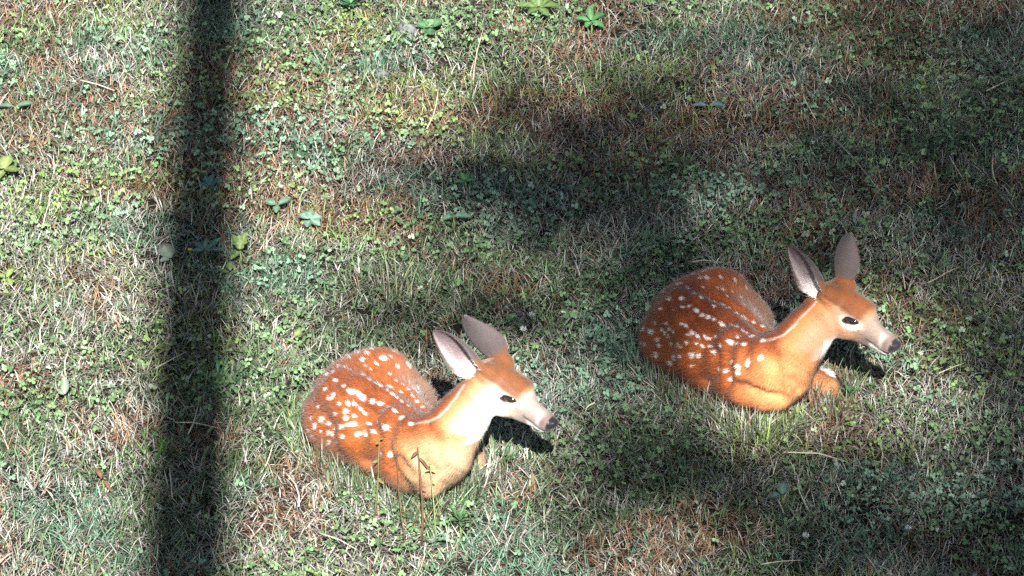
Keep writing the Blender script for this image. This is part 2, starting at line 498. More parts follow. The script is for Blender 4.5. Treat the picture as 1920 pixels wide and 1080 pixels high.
def ear_mesh(base, tip, opening, width):
    """a cupped leaf-shaped ear with real thickness; returns verts, faces, inner flag, distance along"""
    base = np.asarray(base); tip = np.asarray(tip)
    ax = tip - base; L = np.linalg.norm(ax); ax = ax / L
    op = np.asarray(opening, float); op = unit(op - ax * (op @ ax)); sd_ = np.cross(ax, op)
    nu, nv = 22, 17
    V = []; inner = []; along = []; edge = []
    for layer in (0, 1):
        for i in range(nu):
            t = i / (nu - 1)
            w = width * (0.40 + 0.60 * math.sin(min(t / 0.45, 1) * math.pi / 2)) * (1 if t < 0.45 else math.cos((t - 0.45) / 0.55 * math.pi / 2) ** 0.62 + 0.012)
            cup = 2.35 * (1 - t) ** 0.8 + 0.75          # how far the rim curls round
            for j in range(nv):
                s = j / (nv - 1) * 2 - 1
                an = s * cup / 2 * 1.0
                rad = w / max(math.sin(min(cup / 2, 1.45)), 0.2) * 0.5 * 1.0
                x = rad * math.sin(an); y = rad * (1 - math.cos(an))
                th = (0.0045 * (1 - 0.55 * t) + 0.003) * (1 - 0.75 * abs(s) ** 3)
                nrm = op * math.cos(an) - sd_ * math.sin(an)
                c = base + ax * (t * L) + sd_ * x + op * (y - 0.012 * math.sin(t * math.pi)) 
                V.append(c - nrm * (th if layer else 0)); inner.append(1 - layer); along.append(t); edge.append(abs(s))
    V = np.array(V); n1 = nu * nv
    F = []
    for i in range(nu - 1):
        for j in range(nv - 1):
            a = i * nv + j
            F.append((a, a + 1, a + nv + 1, a + nv)); F.append((n1 + a, n1 + a + nv, n1 + a + nv + 1, n1 + a + 1))
    rim = [j for j in range(nv)]
    for i in range(nu - 1):
        a = i * nv; F.append((a, a + nv, n1 + a + nv, n1 + a))
        a = i * nv + nv - 1; F.append((a, n1 + a, n1 + a + nv, a + nv))
    for j in range(nv - 1):
        a = (nu - 1) * nv + j; F.append((a, a + 1, n1 + a + 1, n1 + a))
    F = np.array(F); N = vert_normals(V, F)
    # orient outwards: inner layer should face the opening
    mid = (nu // 3) * nv + nv // 2
    if N[mid] @ op < 0:
        F = F[:, ::-1]
    return V, F, np.array(inner), np.array(along), np.array(edge)

def poly_dist(P, pts):
    d = np.full(len(P), 9.0)
    for a, b in zip(pts[:-1], pts[1:]):
        ab = b - a; t = np.clip(((P - a) @ ab) / (ab @ ab + 1e-12), 0, 1)
        d = np.minimum(d, np.linalg.norm(P - a - t[:, None] * ab, axis=1))
    return d

FIELDS = []

def make_fawn(S):
    rs = np.random.default_rng(S['seed'])
    ou, ov = S['off']
    def Q(u, v, z): return W(u + ou, v + ov, z)
    fwd = np.array([math.cos(R(S['heading'])), -math.sin(R(S['heading'])), 0.0]); left = np.array([-fwd[1], fwd[0], 0.0]); up = np.array([0, 0, 1.0])
    BA = np.array([fwd, left, up])
    sc = S['scale']
    # head frame
    a, e, roll = R(S['yaw']), R(S['down']), R(S.get('roll', 0))
    hf = np.array([math.cos(e) * math.cos(a), -math.cos(e) * math.sin(a), -math.sin(e)])
    hl = unit(np.cross([0, 0, 1.0], hf)); hu = np.cross(hf, hl)
    hl, hu = hl * math.cos(roll) + hu * math.sin(roll), hu * math.cos(roll) - hl * math.sin(roll)
    HA = np.array([hf, hl, hu])
    hs = S['head_scale']
    O = W(*S['nose'], S['nose_z']) - (np.array([0.235, 0, -0.010]) * hs) @ HA
    def H(x, y, z): return O + (np.array([x, y, z]) * hs) @ HA
    lo = np.minimum.reduce([Q(560, 800, 0.0), Q(730, 660, .2), H(.24, 0, 0), Q(860, 930, 0)]) - 0.14
    hi = np.maximum.reduce([Q(560, 800, 0.3), Q(730, 660, .2), H(.24, 0, 0), Q(900, 800, 0), H(0, 0, .05)]) + 0.14
    lo[2] = -0.07
    fd = Field(lo, hi)
    # trunk
    fd.ell(Q(782, 843, .110), BA, np.array([.130, .096, .106]) * sc, .03)
    fd.ell(Q(705, 809, .105), BA, np.array([.15, .104, .102]) * sc, .05)
    fd.ell(Q(647, 783, .093), BA, np.array([.100, .098, .090]) * sc, .05)
    fd.ell(Q(702, 766, .170), BA, np.array([.16, .035, .045]) * sc, .06)       # ridge of the back
    # near haunch and far haunch
    A2 = np.array([unit(fwd + 0.3 * up), left, unit(up - 0.3 * fwd)])
    fd.ell(Q(640, 800, .082), A2, np.array([.100, .064, .076]) * sc, .025)
    fd.ell(Q(692, 842, .048), BA, np.array([.075, .04, .042]) * sc, .022)
    fd.cap(Q(716, 718, .165), Q(766, 757, .120), .084 * sc, .066 * sc, .05)
    fd.ell(Q(672, 722, .165), BA, np.array([.075, .060, .055]) * sc, .06)
    fd.ell(Q(715, 765, .15), BA, np.array([.12, .080, .072]) * sc, .06)
    # tail lying against the rump
    fd.cap(Q(590, 768, .10), Q(584, 812, .03), .024, .014, .02)
    # near shoulder, brisket, neck
    fd.ell(Q(774, 836, .125) - left * .058, np.array([unit(fwd + .55 * up), left, unit(up - .55 * fwd)]), np.array([.058, .036, .085]) * sc, .035)
    fd.ell(Q(838, 836, .088), BA, np.array([.064, .066, .062]) * sc, .05)
    n0 = W(*S['neck0']); n1 = W(*S['neck1']); n2 = H(.030, 0, -.045)
    nl = unit(np.cross([0, 0, 1.0], n1 - n0))
    fd.cap(n0, n1, S['neck_r'][0], S['neck_r'][1], .05, (nl, 0.86))
    fd.cap(n1, n2, S['neck_r'][1], .049 * hs, .03, (nl, 0.9))
    # near hind foot, near foreleg folded under, far foreleg
    fd.cap(Q(645, 850, .03), Q(722, 883, .026), .027, .02, .02)
    for (p0, p1, r0, r1) in S['near_leg'] + S['far_leg']:
        fd.cap(W(*p0), W(*p1), r0, r1, .014)
    # head
    def he(c, rad, k=.018, ry=0):
        ca, sa = math.cos(ry), math.sin(ry)
        ax = np.array([hf * ca + hu * sa, hl, hu * ca - hf * sa])
        fd.ell(H(*c), ax, np.array(rad) * hs, k)
    he((.056, 0, -.018), (.064, .046, .046))
    he((.110, 0, -.003), (.044, .037, .033), .02, -.25)
    fd.cap(H(.112, 0, -.030), H(.204, 0, -.021), .040 * hs, .0195 * hs, .02, (hl, .84))
    fd.cap(H(.078, 0, -.062), H(.188, 0, -.044), .034 * hs, .0145 * hs, .015, (hl, .85))
    for s in (1, -1):
        he((.084, s * .026, -.044), (.047, .023, .037), .02)
        he((.102, s * .0310, .0055), (.026, .0110, .0090), .012, .25)
        he((.115, s * .0310, -.0275), (.024, .0085, .0065), .008, .25)
        he((.032, s * .034, .010), (.026, .022, .022), .02)
        ca_, sa_ = math.cos(.345), math.sin(.345)
        fd.ell(H(.111, s * .0390, -.0100), np.array([hf * ca_ + hu * sa_, hl, hu * ca_ - hf * sa_]), np.array([.0185, .010, .0104]) * hs, .004, cut=True)
        he((.212, s * .0105, -.020), (.015, .0095, .0125), .008)
    he((.205, 0, -.024), (.024, .0200, .0205), .015)
    he((.228, 0, -.013), (.0100, .0160, .0128), .006)
    he((.198, 0, -.0475), (.021, .0130, .0088), .006)
    def surf(u, v):
        d = unit(FWD + (u - 960) / FPX * RGT + (540 - v) / FPX * UPV)
        ts = np.arange(12.2, 15.2, .0015); P = CAM + d * ts[:, None]
        hi_ = fd.lo + fd.h * (fd.n - 1)
        ok = ((P > fd.lo) & (P < hi_)).all(1)
        f = np.where(ok, fd.sample(P), .1)
        i = np.argmax(f < 0)
        return (P[i], d) if f[i] < 0 else None
    def groove(pts, r0, depth, k=.018):
        q = [surf(u + ou, v + ov) for u, v in pts]; q = [a - d * (r0 - depth) for a, d in [x for x in q if x is not None]]
        for a, b in zip(q[:-1], q[1:]):
            lo_, hi_ = np.minimum(a, b) - r0, np.maximum(a, b) + r0
            sl, P = fd.region(lo_, hi_, .03)
            ab = b - a; t = np.clip(((P - a) @ ab) / (ab @ ab + 1e-9), 0, 1)
            fd.carve(sl, np.linalg.norm(P - a - t[..., None] * ab, axis=-1) - r0, k)
    def ridge(pts, r0, proud, k=.02):
        q = [surf(u + ou, v + ov) for u, v in pts]; q = [a + d * (r0 - proud) for a, d in [x for x in q if x is not None]]
        for a, b in zip(q[:-1], q[1:]):
            fd.cap(a, b, r0, r0, k)
    for kind, pts, r0, dp in S['sculpt']:
        (groove if kind == 'groove' else ridge)(pts, r0, dp)
    FIELDS.append(fd)
    V, F = fd.mesh()
    N = vert_normals(V, F)
    # keep the underside above nothing: the belly presses into the turf
    nb = len(V)
    ears = []
    for s in (1, -1):
        E = S['ear_left'] if s == 1 else S['ear_right']
        b = H(.020, s * .031, .004)
        tip = W(*E['tip'])
        op = E['open'][0] * hf + E['open'][1] * hl + E['open'][2] * hu
        ears.append(ear_mesh(b, tip, op, .066 * hs * E.get('w', 1)))
    bvh = BVHTree.FromPolygons([Vector(v) for v in V], F.tolist())
    def hit(u, v):
        d = unit(FWD + (u - 960) / FPX * RGT + (540 - v) / FPX * UPV)
        r = bvh.ray_cast(Vector(CAM), Vector(d))
        return None if r[0] is None else np.array(r[0])
    # white spots and the pale line of the nape
    spots = []
    for (u, v, r) in S['spots']:
        p = hit(u, v)
        if p is not None:
            spots.append((p, min(r, 8.5) * .72 / 745.0, fwd if rs.random() < .7 else up))
    line = [hit(u, v) for u, v in S['nape']]; line = [p for p in line if p is not None]
    # spots of the side that is turned away
    cand = np.where((N @ left > .45) & (N[:, 2] > -.1) & ((V - Q(770, 800, .1)) @ fwd < .02) & (V[:, 2] > .05))[0]
    for i in (rs.choice(cand, 26, replace=False) if len(cand) > 30 else []):
        if all(np.linalg.norm(V[i] - q[0]) > .028 for q in spots):
            spots.append((V[i], rs.uniform(.006, .010), fwd))
    cand = np.where((N @ left < .25) & (N[:, 2] > -.15) & ((V - Q(705, 809, .1)) @ fwd < .05) & (V[:, 2] > .06))[0]
    for i in rs.choice(cand, 160, replace=False):
        if all(np.linalg.norm(V[i] - q[0]) > .026 for q in spots) and len(spots) < len(S['spots']) + 40:
            spots.append((V[i], rs.uniform(.004, .0065), fwd if rs.random() < .5 else up))
    spine = [Q(590, 725, .17), Q(612, 707, .2), Q(660, 722, .22), Q(715, 748, .235), Q(785, 775, .25), n0 + [0, 0, S['neck_r'][0]], n1 + [-.01, 0, S['neck_r'][1]]]
    ctr = Q(705, 816, .118)
    def mixc(c, col, w):
        return c * (1 - w[:, None]) + np.asarray(col)[None] * w[:, None]
    def coat(P, Nn):
        h = ((P - O) @ HA.T) / hs
        hx, hy, hz = h[:, 0], np.abs(h[:, 1]), h[:, 2]
        bx = (P - ctr) @ fwd; by = (P - ctr) @ left
        n1_ = vnoise(P[:, 0] * 1.0 + P[:, 2], P[:, 1] + 3 - P[:, 2] * .5, .05, 31, 3)
        c = np.tile(np.array(S['coat']), (len(P), 1)) * (0.82 + 0.36 * n1_)[:, None]
        # darker along the back
        ds = poly_dist(P, spine)
        c = mixc(c, S['dark'], .85 * (1 - sstep(.015, .105, ds)))
        # paler shoulders, neck and lower chest
        nk = sstep(.10, .26, bx)
        c = mixc(c, S['neck'], .8 * nk * sstep(.025, .09, ds))
        low = 1 - sstep(.03, .11, P[:, 2])
        c = mixc(c, S['low'], .6 * low)
        c = mixc(c, S['front'], .8 * sstep(.13, .30, bx) * sstep(.05, .11, ds))  # paler chest; on the left fawn it also carries painted sun bleaching
        # pale flank of the raised far thigh
        ft = sstep(.085, .15, by) * sstep(-.16, .03, bx - .35 * (P[:, 2] - .15)) * (1 - sstep(.10, .2, bx))
        c = mixc(c, (.30, .19, .12), .8 * ft)
        # head
        inh = sstep(.0, .03, hx) * sstep(-.13, -.09, hz)
        c = mixc(c, S['neck'], .85 * inh)
        cheek = inh * sstep(-.10, -.01, -np.abs(hz + .035)) 
        c = mixc(c, S['cheek'], .8 * sstep(.03, .07, hx) * (hz < .02) * sstep(-.11, -.085, hz))
        cap = sstep(-.010, .005, hz - .12 * np.maximum(hx - .09, 0) + .002 - 0.5 * np.maximum(hy - .026, 0)) * sstep(.0, .02, hx) * (1 - sstep(.122, .146, hx))
        c = mixc(c, (.125, .037, .011), .9 * cap)
        muz = sstep(.125, .158, hx) * (hz > -.09)
        c = mixc(c, S['muzzle'], .85 * muz)
        ring = np.exp(-(((hx - .114) / .028) ** 2 + ((hz + .014) / .018) ** 2) ** 2) * (hy > .02)
        c = mixc(c, (.72, .64, .58), .85 * ring)
        jaw = sstep(.085, .11, hx) * (1 - sstep(-.084, -.066, hz)) * (hz > -.12)
        c = mixc(c, (.72, .66, .60), .9 * jaw)
        thr = np.exp(-((((hx - .080) / S['throat'][0]) ** 2 + ((hz + .097) / S['throat'][1]) ** 2) ** S['throat'][2])) * (np.abs(h[:, 1]) < .09)
        c = mixc(c, (.78, .74, .70), np.clip(1.5 * thr, 0, 1))
        chin = sstep(.165, .18, hx) * (1 - sstep(-.042, -.038, hz))
        c = mixc(c, (.75, .71, .67), chin)
        band = np.exp(-((hx - .196 + .3 * (hz + .02)) / .007) ** 2) * (hy > .006)
        c = mixc(c, (.50, .44, .41), .6 * band)
        # dark saddle behind the nose, mouth line, eye rim, tear duct
        sad = np.exp(-(((hx - .207) / .014) ** 2 + ((hz + .012) / .020) ** 2)) * sstep(.192, .208, hx - .3 * np.abs(hz + .015))
        c = mixc(c, (.09, .06, .05), np.clip(sad, 0, 1) * .8)
        mouth = np.exp(-((hz + .0395 + .10 * (hx - .20)) / .0032) ** 2) * sstep(.150, .165, hx)
        c = mixc(c, (.045, .03, .028), np.clip(1.1 * mouth, 0, 1))
        nose = sstep(.2165, .2205, hx + .25 * (hz + .013)) * sstep(-.034, -.029, hz)
        c = mixc(c, (.018, .016, .019), nose)
        ex, ez = (hx - .111) / .0205, (hz + .0100 - .36 * (hx - .111)) / .0110
        q = ex ** 2 + ez ** 2
        q = q + .9 * ex ** 2 * ez ** 2
        rim = (1 - sstep(.75, 1.15, q)) * (hy > .02)
        c = mixc(c, (.03, .02, .018), rim)
        duct = np.exp(-(((hx - .137) / .006) ** 2 + ((hz + .021) / .004) ** 2)) * (hy > .01)
        c = mixc(c, (.16, .10, .08), .8 * duct)
        for (q_, r_) in S.get('socks', ()):
            c = mixc(c, (.74, .70, .67), 1 - sstep(r_ * .75, r_, np.linalg.norm(P - W(*q_), axis=1)))
        # spots
        w = np.zeros(len(P))
        for (sp, r, ax) in spots:
            dd = P - sp
            m = np.where((np.abs(dd) < 3 * r).all(1))[0]
            if len(m) == 0: continue
            al = dd[m] @ ax; d2 = (dd[m] ** 2).sum(1)
            dist = np.sqrt(np.maximum(d2 - al ** 2, 0) + (al * .78) ** 2)
            dist = dist * (0.65 + .7 * vnoise(P[m, 0] * 90, P[m, 1] * 90 + P[m, 2] * 90, 1.0, 77, 1))
            w[m] = np.maximum(w[m], 1 - sstep(r * .55, r * 1.25, dist))
        c = mixc(c, (.80, .73, .66), .96 * w)
        if len(line) > 1:
            c = mixc(c, (.60, .45, .36), .75 * (1 - sstep(.001, .0052, poly_dist(P, line))) * (.45 + .8 * vnoise(P[:, 0] * 60, P[:, 2] * 60, 1.0, 88, 2)))
        return np.clip(c, 0.005, .85), nose
    c, nose = coat(V, N)
    allV, allF, allC, allW = [V], [F], [c], [nose]
    n = nb
    ear_data = []
    for (ev, ef, inner, along, edge) in ears:
        t = along[:, None]
        back = np.array([.088, .070, .068]) * (1 - .4 * t) + np.array([.035, .03, .03]) * t
        ins = np.array([.26, .20, .205]) * (1 - .25 * t) + rs.normal(size=(len(ev), 1)) * .02
        pale = sstep(.45, .9, edge) * (1 - sstep(.9, .98, edge))
        ins = mixc(ins, (.50, .43, .41), .75 * pale * (1 - .5 * along))
        ins = mixc(ins, (.07, .045, .035), sstep(.92, 1.0, edge) * .8)
        ec = np.where(inner[:, None] > 0, ins, back)
        # root of the ear takes the colour of the head
        hc, _ = coat(ev, ev * 0)
        wr = (1 - sstep(.08, .30, along)) * np.where(inner > 0, 0, 1)
        ec = mixc(ec, (.18, .07, .03), wr)
        ec = np.clip(ec, .01, .85)
        allV.append(ev); allF.append(ef + n); allC.append(ec); allW.append(np.zeros(len(ev))); n += len(ev)
        ear_data.append((ev, ef, inner, along, ec))
    root_loc = Q(740, 850, 0.0)
    root_loc[2] = float(gz(root_loc[0], root_loc[1]))
    t = empty('fawn', tuple(root_loc), S['label'], 'fawn', 'spotted fawns resting on the turf')
    VV = np.concatenate(allV) - root_loc
    body = build_mesh('body', VV, np.concatenate(allF), M_COAT, np.concatenate(allC), t, extra={'wet': np.concatenate(allW)})
    # eyes
    for s in (1, -1):
        ev = []
        nu, nv = 12, 9
        for i in range(nv + 1):
            th = math.pi * i / nv
            for j in range(nu):
                ph = 2 * math.pi * j / nu
                ev.append(H(.111 + .0188 * math.sin(th) * math.cos(ph), s * (.0350 + .0082 * math.cos(th)), -.0105 + .36 * .0188 * math.sin(th) * math.cos(ph) + .0120 * math.sin(th) * math.sin(ph) * (1 - .45 * math.cos(ph) ** 2)))
        ef = [(i * nu + j, i * nu + (j + 1) % nu, (i + 1) * nu + (j + 1) % nu, (i + 1) * nu + j) for i in range(nv) for j in range(nu)]
        eye = build_mesh('eye', np.array(ev) - root_loc, ef, M_EYE, parent=t)
        # lashes on the upper lid
        lv = []; lf = []
        for j in range(11):
            x = .097 + .0028 * j
            p = H(x, s * .0415, -.0035 + .36 * (x - .111)); q = p + np.array([.002 + .15 * (x - .111), s * .009, -.0020]) @ HA
            wv = hf * .0006
            lv += [p - wv, p + wv, q + wv * .3, q - wv * .3]; lf.append((4 * j, 4 * j + 1, 4 * j + 2, 4 * j + 3))
        build_mesh('eyelash', np.array(lv) - root_loc, lf, M_LASH, parent=t)
    # whiskers
    lv = []; lf = []
    for s in (1, -1):
        for j in range(9):
            p = H(.188 + rs.uniform(-.01, .022), s * .018, -.030 + rs.uniform(-.006, .008))
            q = p + (np.array([rs.uniform(-.002, .02), s * rs.uniform(.008, .022), -rs.uniform(.008, .022)])) @ HA
            wv = hf * .00035; k = len(lv)
            lv += [p - wv, p + wv, q + wv * .3, q - wv * .3]; lf.append((k, k + 1, k + 2, k + 3))
    w_ = build_mesh('whiskers', np.array(lv) - root_loc, lf, M_WHISKER, parent=t); w_['kind'] = 'stuff'
    # hooves
    for (p0, p1) in S['hooves']:
        p0 = W(*p0); p1 = W(*p1); ax = p1 - p0
        hv, hf_ = tube([p0, p0 + ax * .45, p0 + ax * .9, p1], [.0135, .0145, .010, .003], 10)
        build_mesh('hoof', hv - root_loc, hf_, M_HOOF, parent=t)
    # fur: short hairs laid along the body, head to rump
    tri = V[F]
    ar = .5 * np.linalg.norm(np.cross(tri[:, 2] - tri[:, 0], tri[:, 3] - tri[:, 1]), axis=1)
    fz = tri[:, :, 2].mean(1)
    ar = ar * (fz > .005)
    nh = 200000
    fi = rs.choice(len(F), nh, p=ar / ar.sum())
    u_, v_ = rs.random((2, nh, 1))
    root = (tri[fi, 0] * (1 - u_) + tri[fi, 1] * u_) * (1 - v_) + (tri[fi, 3] * (1 - u_) + tri[fi, 2] * u_) * v_
    nr = (N[F[fi, 0]] + N[F[fi, 2]]); nr /= np.linalg.norm(nr, axis=1)[:, None]
    h = ((root - O) @ HA.T) / hs
    inh = sstep(-.03, .04, h[:, 0]) * sstep(-.13, -.08, h[:, 2])
    neckd = sstep(.08, .2, (root - ctr) @ fwd)
    flow = (-fwd - .35 * up)[None] * (1 - neckd)[:, None] + (-(n2 - n0) / np.linalg.norm(n2 - n0) * 1.0 - .15 * fwd)[None] * neckd[:, None]
    flow = flow * (1 - inh)[:, None] + (-hf)[None] * inh[:, None]
    flow = flow + rs.normal(size=(nh, 3)) * .22 + np.stack([vnoise(root[:, 0], root[:, 2] + root[:, 1], .03, 60 + k, 2) - .5 for k in range(3)], 1) * .9
    flow -= nr * (flow * nr).sum(1)[:, None]; flow /= np.linalg.norm(flow, axis=1)[:, None] + 1e-9
    guard = (rs.random(nh) < .07) * (1 - inh)
    lift = rs.uniform(.12, .40, nh) * (1 - .4 * inh) + guard * .18
    ln = (.0115 * (1 - inh) + .0055 * inh) * rs.uniform(.7, 1.3, nh) * (1 - sstep(.17, .215, h[:, 0]) * .6) * (1 + .7 * guard)
    wd = (.0012 * (1 - inh) + .0008 * inh)
    hc, hn = coat(root + flow * (ln * .6)[:, None], nr)
    hn = np.maximum(hn, coat(root, nr)[1])
    keep = (hn < .2) & ~((np.abs(h[:, 0] - .111) < .022) & (np.abs(h[:, 2] + .0105) < .0125) & (np.abs(h[:, 1]) > .02)) & ~((h[:, 0] > .15) & (np.abs(h[:, 2] + .0395 + .10 * (h[:, 0] - .2)) < .003))
    dirv = flow * np.sqrt(1 - lift ** 2)[:, None] + nr * lift[:, None]
    side = np.cross(nr, flow); side /= np.linalg.norm(side, axis=1)[:, None] + 1e-9
    HV = np.stack([root + side * wd[:, None] / 2 - nr * .0005, root - side * wd[:, None] / 2 - nr * .0005, root + dirv * ln[:, None]], 1)[keep]
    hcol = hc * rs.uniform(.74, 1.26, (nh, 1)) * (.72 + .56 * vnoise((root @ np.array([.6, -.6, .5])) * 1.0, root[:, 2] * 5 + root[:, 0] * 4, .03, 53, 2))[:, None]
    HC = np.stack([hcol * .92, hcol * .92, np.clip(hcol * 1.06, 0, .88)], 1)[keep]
    bent = nr + rs.normal(size=(nh, 3)) * .16 + flow * .08; bent /= np.linalg.norm(bent, axis=1)[:, None]
    HN = np.repeat(bent[keep][:, None], 3, 1)
    HV = [HV.reshape(-1, 3)]; HC = [HC.reshape(-1, 3)]; HN = [HN.reshape(-1, 3)]
    # fur of the ears: fringe and inner tufts
    for (ev, ef, inner, along, ec), s in zip(ear_data, (1, -1)):
        en = vert_normals(ev, ef)
        axd = unit(ev[along > .99].mean(0) - ev[along < .01].mean(0))
        m = 5200
        fi = rs.choice(len(ef), m)
        w4 = rs.dirichlet((1, 1, 1, 1), m)
        rt = (ev[ef[fi]] * w4[..., None]).sum(1); nn = en[ef[fi, 0]]; cc = ec[ef[fi, 0]]; al = along[ef[fi, 0]]; inn = inner[ef[fi, 0]]
        dv = axd[None] + rs.normal(size=(m, 3)) * .35
        L_ = np.where(inn > 0, .010 * (1.4 - al) , .005) * rs.uniform(.6, 1.4, m)
        dv -= nn * (dv * nn).sum(1)[:, None]; dv /= np.linalg.norm(dv, axis=1)[:, None]
        dv = dv * .95 + nn * .3
        sdv = np.cross(nn, dv) * .0005
        tuft = (inn > 0) * (1 - sstep(.1, .4, al))
        cc = mixc(cc, (.72, .66, .62), tuft)
        HV.append(np.stack([rt + sdv, rt - sdv, rt + dv * L_[:, None]], 1).reshape(-1, 3))
        HC.append(np.repeat(cc * rs.uniform(.85, 1.15, (m, 1)), 3, 0)); HN.append(np.repeat(nn, 3, 0))
    HV = np.concatenate(HV) - root_loc; HC = np.concatenate(HC); HN = np.concatenate(HN)
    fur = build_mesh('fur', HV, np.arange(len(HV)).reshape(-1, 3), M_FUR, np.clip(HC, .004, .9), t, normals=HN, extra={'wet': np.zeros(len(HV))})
    fur['kind'] = 'stuff'
    return t

def zo1(pts, r=None):   # crop coordinates of the left fawn
    return [(540 + p[0] / 2.843, 570 + p[1] / 2.843, p[2]) for p in pts]
def zo2(pts):
    return [(1180 + p[0] / 2.843, 420 + p[1] / 2.843, p[2]) for p in pts]

spots1 = zo1([(255, 408, 5), (300, 440, 5), (335, 465, 8), (375, 480, 6), (400, 498, 8), (450, 520, 6), (490, 532, 6), (535, 552, 6), (570, 570, 5), (608, 610, 7), (655, 640, 7),
              (268, 335, 4), (300, 338, 4), (330, 350, 4), (398, 382, 7), (435, 405, 6), (470, 425, 6), (492, 437, 5), (530, 462, 4), (555, 482, 4), (580, 500, 4), (605, 520, 4), (640, 545, 3.5),
              (395, 300, 5), (440, 350, 4), (410, 330, 4), (505, 290, 10), (545, 280, 6), (470, 320, 5), (540, 375, 5), (610, 430, 5), (640, 455, 5), (600, 470, 4), (660, 490, 5), (690, 520, 5), (720, 550, 5), (650, 420, 4), (575, 410, 4),
              (240, 495, 8), (215, 500, 7), (275, 530, 5), (320, 530, 6), (350, 535, 5), (165, 545, 7), (255, 585, 6), (305, 575, 7), (410, 585, 6), (345, 640, 7), (310, 607, 6), (180, 615, 11), (220, 640, 6), (285, 655, 7),
              (320, 645, 5), (235, 690, 8), (250, 668, 5), (370, 692, 7), (415, 695, 8), (455, 680, 6), (520, 660, 9), (430, 640, 5), (110, 670, 6), (125, 610, 5), (145, 650, 6), (130, 700, 5), (215, 685, 6), (290, 705, 6),
              (200, 455, 5), (550, 800, 8), (500, 800, 6), (385, 560, 4), (350, 600, 4), (480, 625, 4)])
spots2 = zo2([(210, 405, 5), (240, 460, 4), (285, 445, 6), (318, 440, 5), (358, 463, 6), (390, 485, 6), (420, 497, 6), (450, 512, 6), (485, 532, 5), (505, 540, 5), (540, 540, 4), (570, 552, 5), (603, 570, 5), (625, 583, 4), (652, 600, 7), (708, 622, 6),
              (255, 325, 5), (275, 318, 4), (310, 345, 4), (350, 375, 5), (385, 395, 5), (425, 405, 5), (455, 415, 5), (495, 435, 5), (530, 450, 4), (568, 475, 5), (600, 497, 5), (620, 510, 4), (660, 527, 4), (708, 547, 5),
              (340, 270, 5), (375, 290, 5), (410, 290, 5), (430, 240, 7), (395, 255, 5), (470, 340, 4), (500, 350, 4), (550, 360, 4), (590, 390, 4), (640, 420, 4), (610, 430, 4), (660, 460, 4), (690, 500, 4), (560, 300, 5), (620, 340, 5), (520, 385, 3.5),
              (275, 535, 5), (300, 545, 5), (310, 590, 4), (335, 580, 6), (362, 595, 5), (400, 600, 5), (420, 610, 5), (260, 645, 6), (275, 655, 5), (305, 635, 5), (385, 650, 5), (430, 655, 7), (450, 680, 6), (490, 650, 6), (535, 630, 8), (575, 605, 5), (575, 640, 6), (610, 645, 5),
              (150, 620, 6), (120, 580, 8), (110, 575, 7), (160, 650, 5), (85, 640, 5), (200, 530, 5), (215, 560, 5), (210, 600, 5), (175, 560, 5), (235, 575, 4), (140, 525, 5), (190, 580, 5), (225, 640, 5),
              (700, 718, 7), (632, 745, 9), (575, 760, 6), (547, 735, 5), (482, 775, 7), (512, 782, 5), (580, 795, 7), (537, 828, 5), (140, 695, 9), (240, 715, 9), (270, 705, 6), (330, 700, 7), (365, 705, 6), (355, 640, 4), (460, 600, 4)])

SCULPT_COMMON = [
    ('ridge', [(628, 742), (655, 760), (672, 790), (668, 820)], .040, .010),
    ('groove', [(668, 748), (700, 780), (712, 812), (706, 846), (690, 868)], .016, .007),
    ('ridge', [(742, 792), (756, 815), (752, 850)], .034, .008),
    ('groove', [(742, 782), (730, 812), (729, 846), (736, 878)], .016, .005),
    ('groove', [(800, 796), (816, 822), (826, 852), (832, 880)], .018, .006),
    ('groove', [(706, 708), (752, 728), (796, 764)], .014, .005),
    ('ridge', [(640, 708), (676, 726), (720, 748)], .020, .004),
]
FAWN_L = dict(muzzle=(.24, .185, .17), sculpt=SCULPT_COMMON + [('ridge', [(766, 838), (786, 872), (806, 906)], .032, .012), ('groove', [(800, 862), (818, 892)], .014, .004), ('groove', [(750, 866), (770, 892)], .016, .005)], seed=3, off=(0, 0), heading=45, scale=1.0, yaw=35, down=24, head_scale=1.0, nose=(1043, 796), nose_z=.24,
    neck0=(826, 836, .165), neck1=(868, 782, .235), neck_r=(.088, .060),
    near_leg=[((792, 892, .030), (812, 912, .022), .027, .022), ((806, 910, .022), (752, 906, .018), .02, .016)], throat=(.05, .045, 1.0),
    far_leg=[((850, 842, .06), (893, 868, .03), .034, .024), ((893, 868, .03), (865, 880, .02), .02, .016)],
    ear_left=dict(tip=(872, 592, .47), open=(.15, .95, -.05), w=1.42), ear_right=dict(tip=(814, 622, .42), open=(-.42, -.9, -.1), w=1.5),
    hooves=[((882, 889, .016), (862, 894, .006))],
    spots=spots1, nape=[(775, 797), (800, 792), (822, 782), (840, 765), (855, 746), (870, 722)],
    low=(.40, .23, .12), front=(.54, .39, .24), coat=(.33, .090, .021), dark=(.20, .050, .015), neck=(.38, .185, .075), cheek=(.46, .35, .28),  # chest cream includes sun overexposure put into the colour
    label='brightly sunlit spotted fawn resting nearest the dark band of trunk shade')
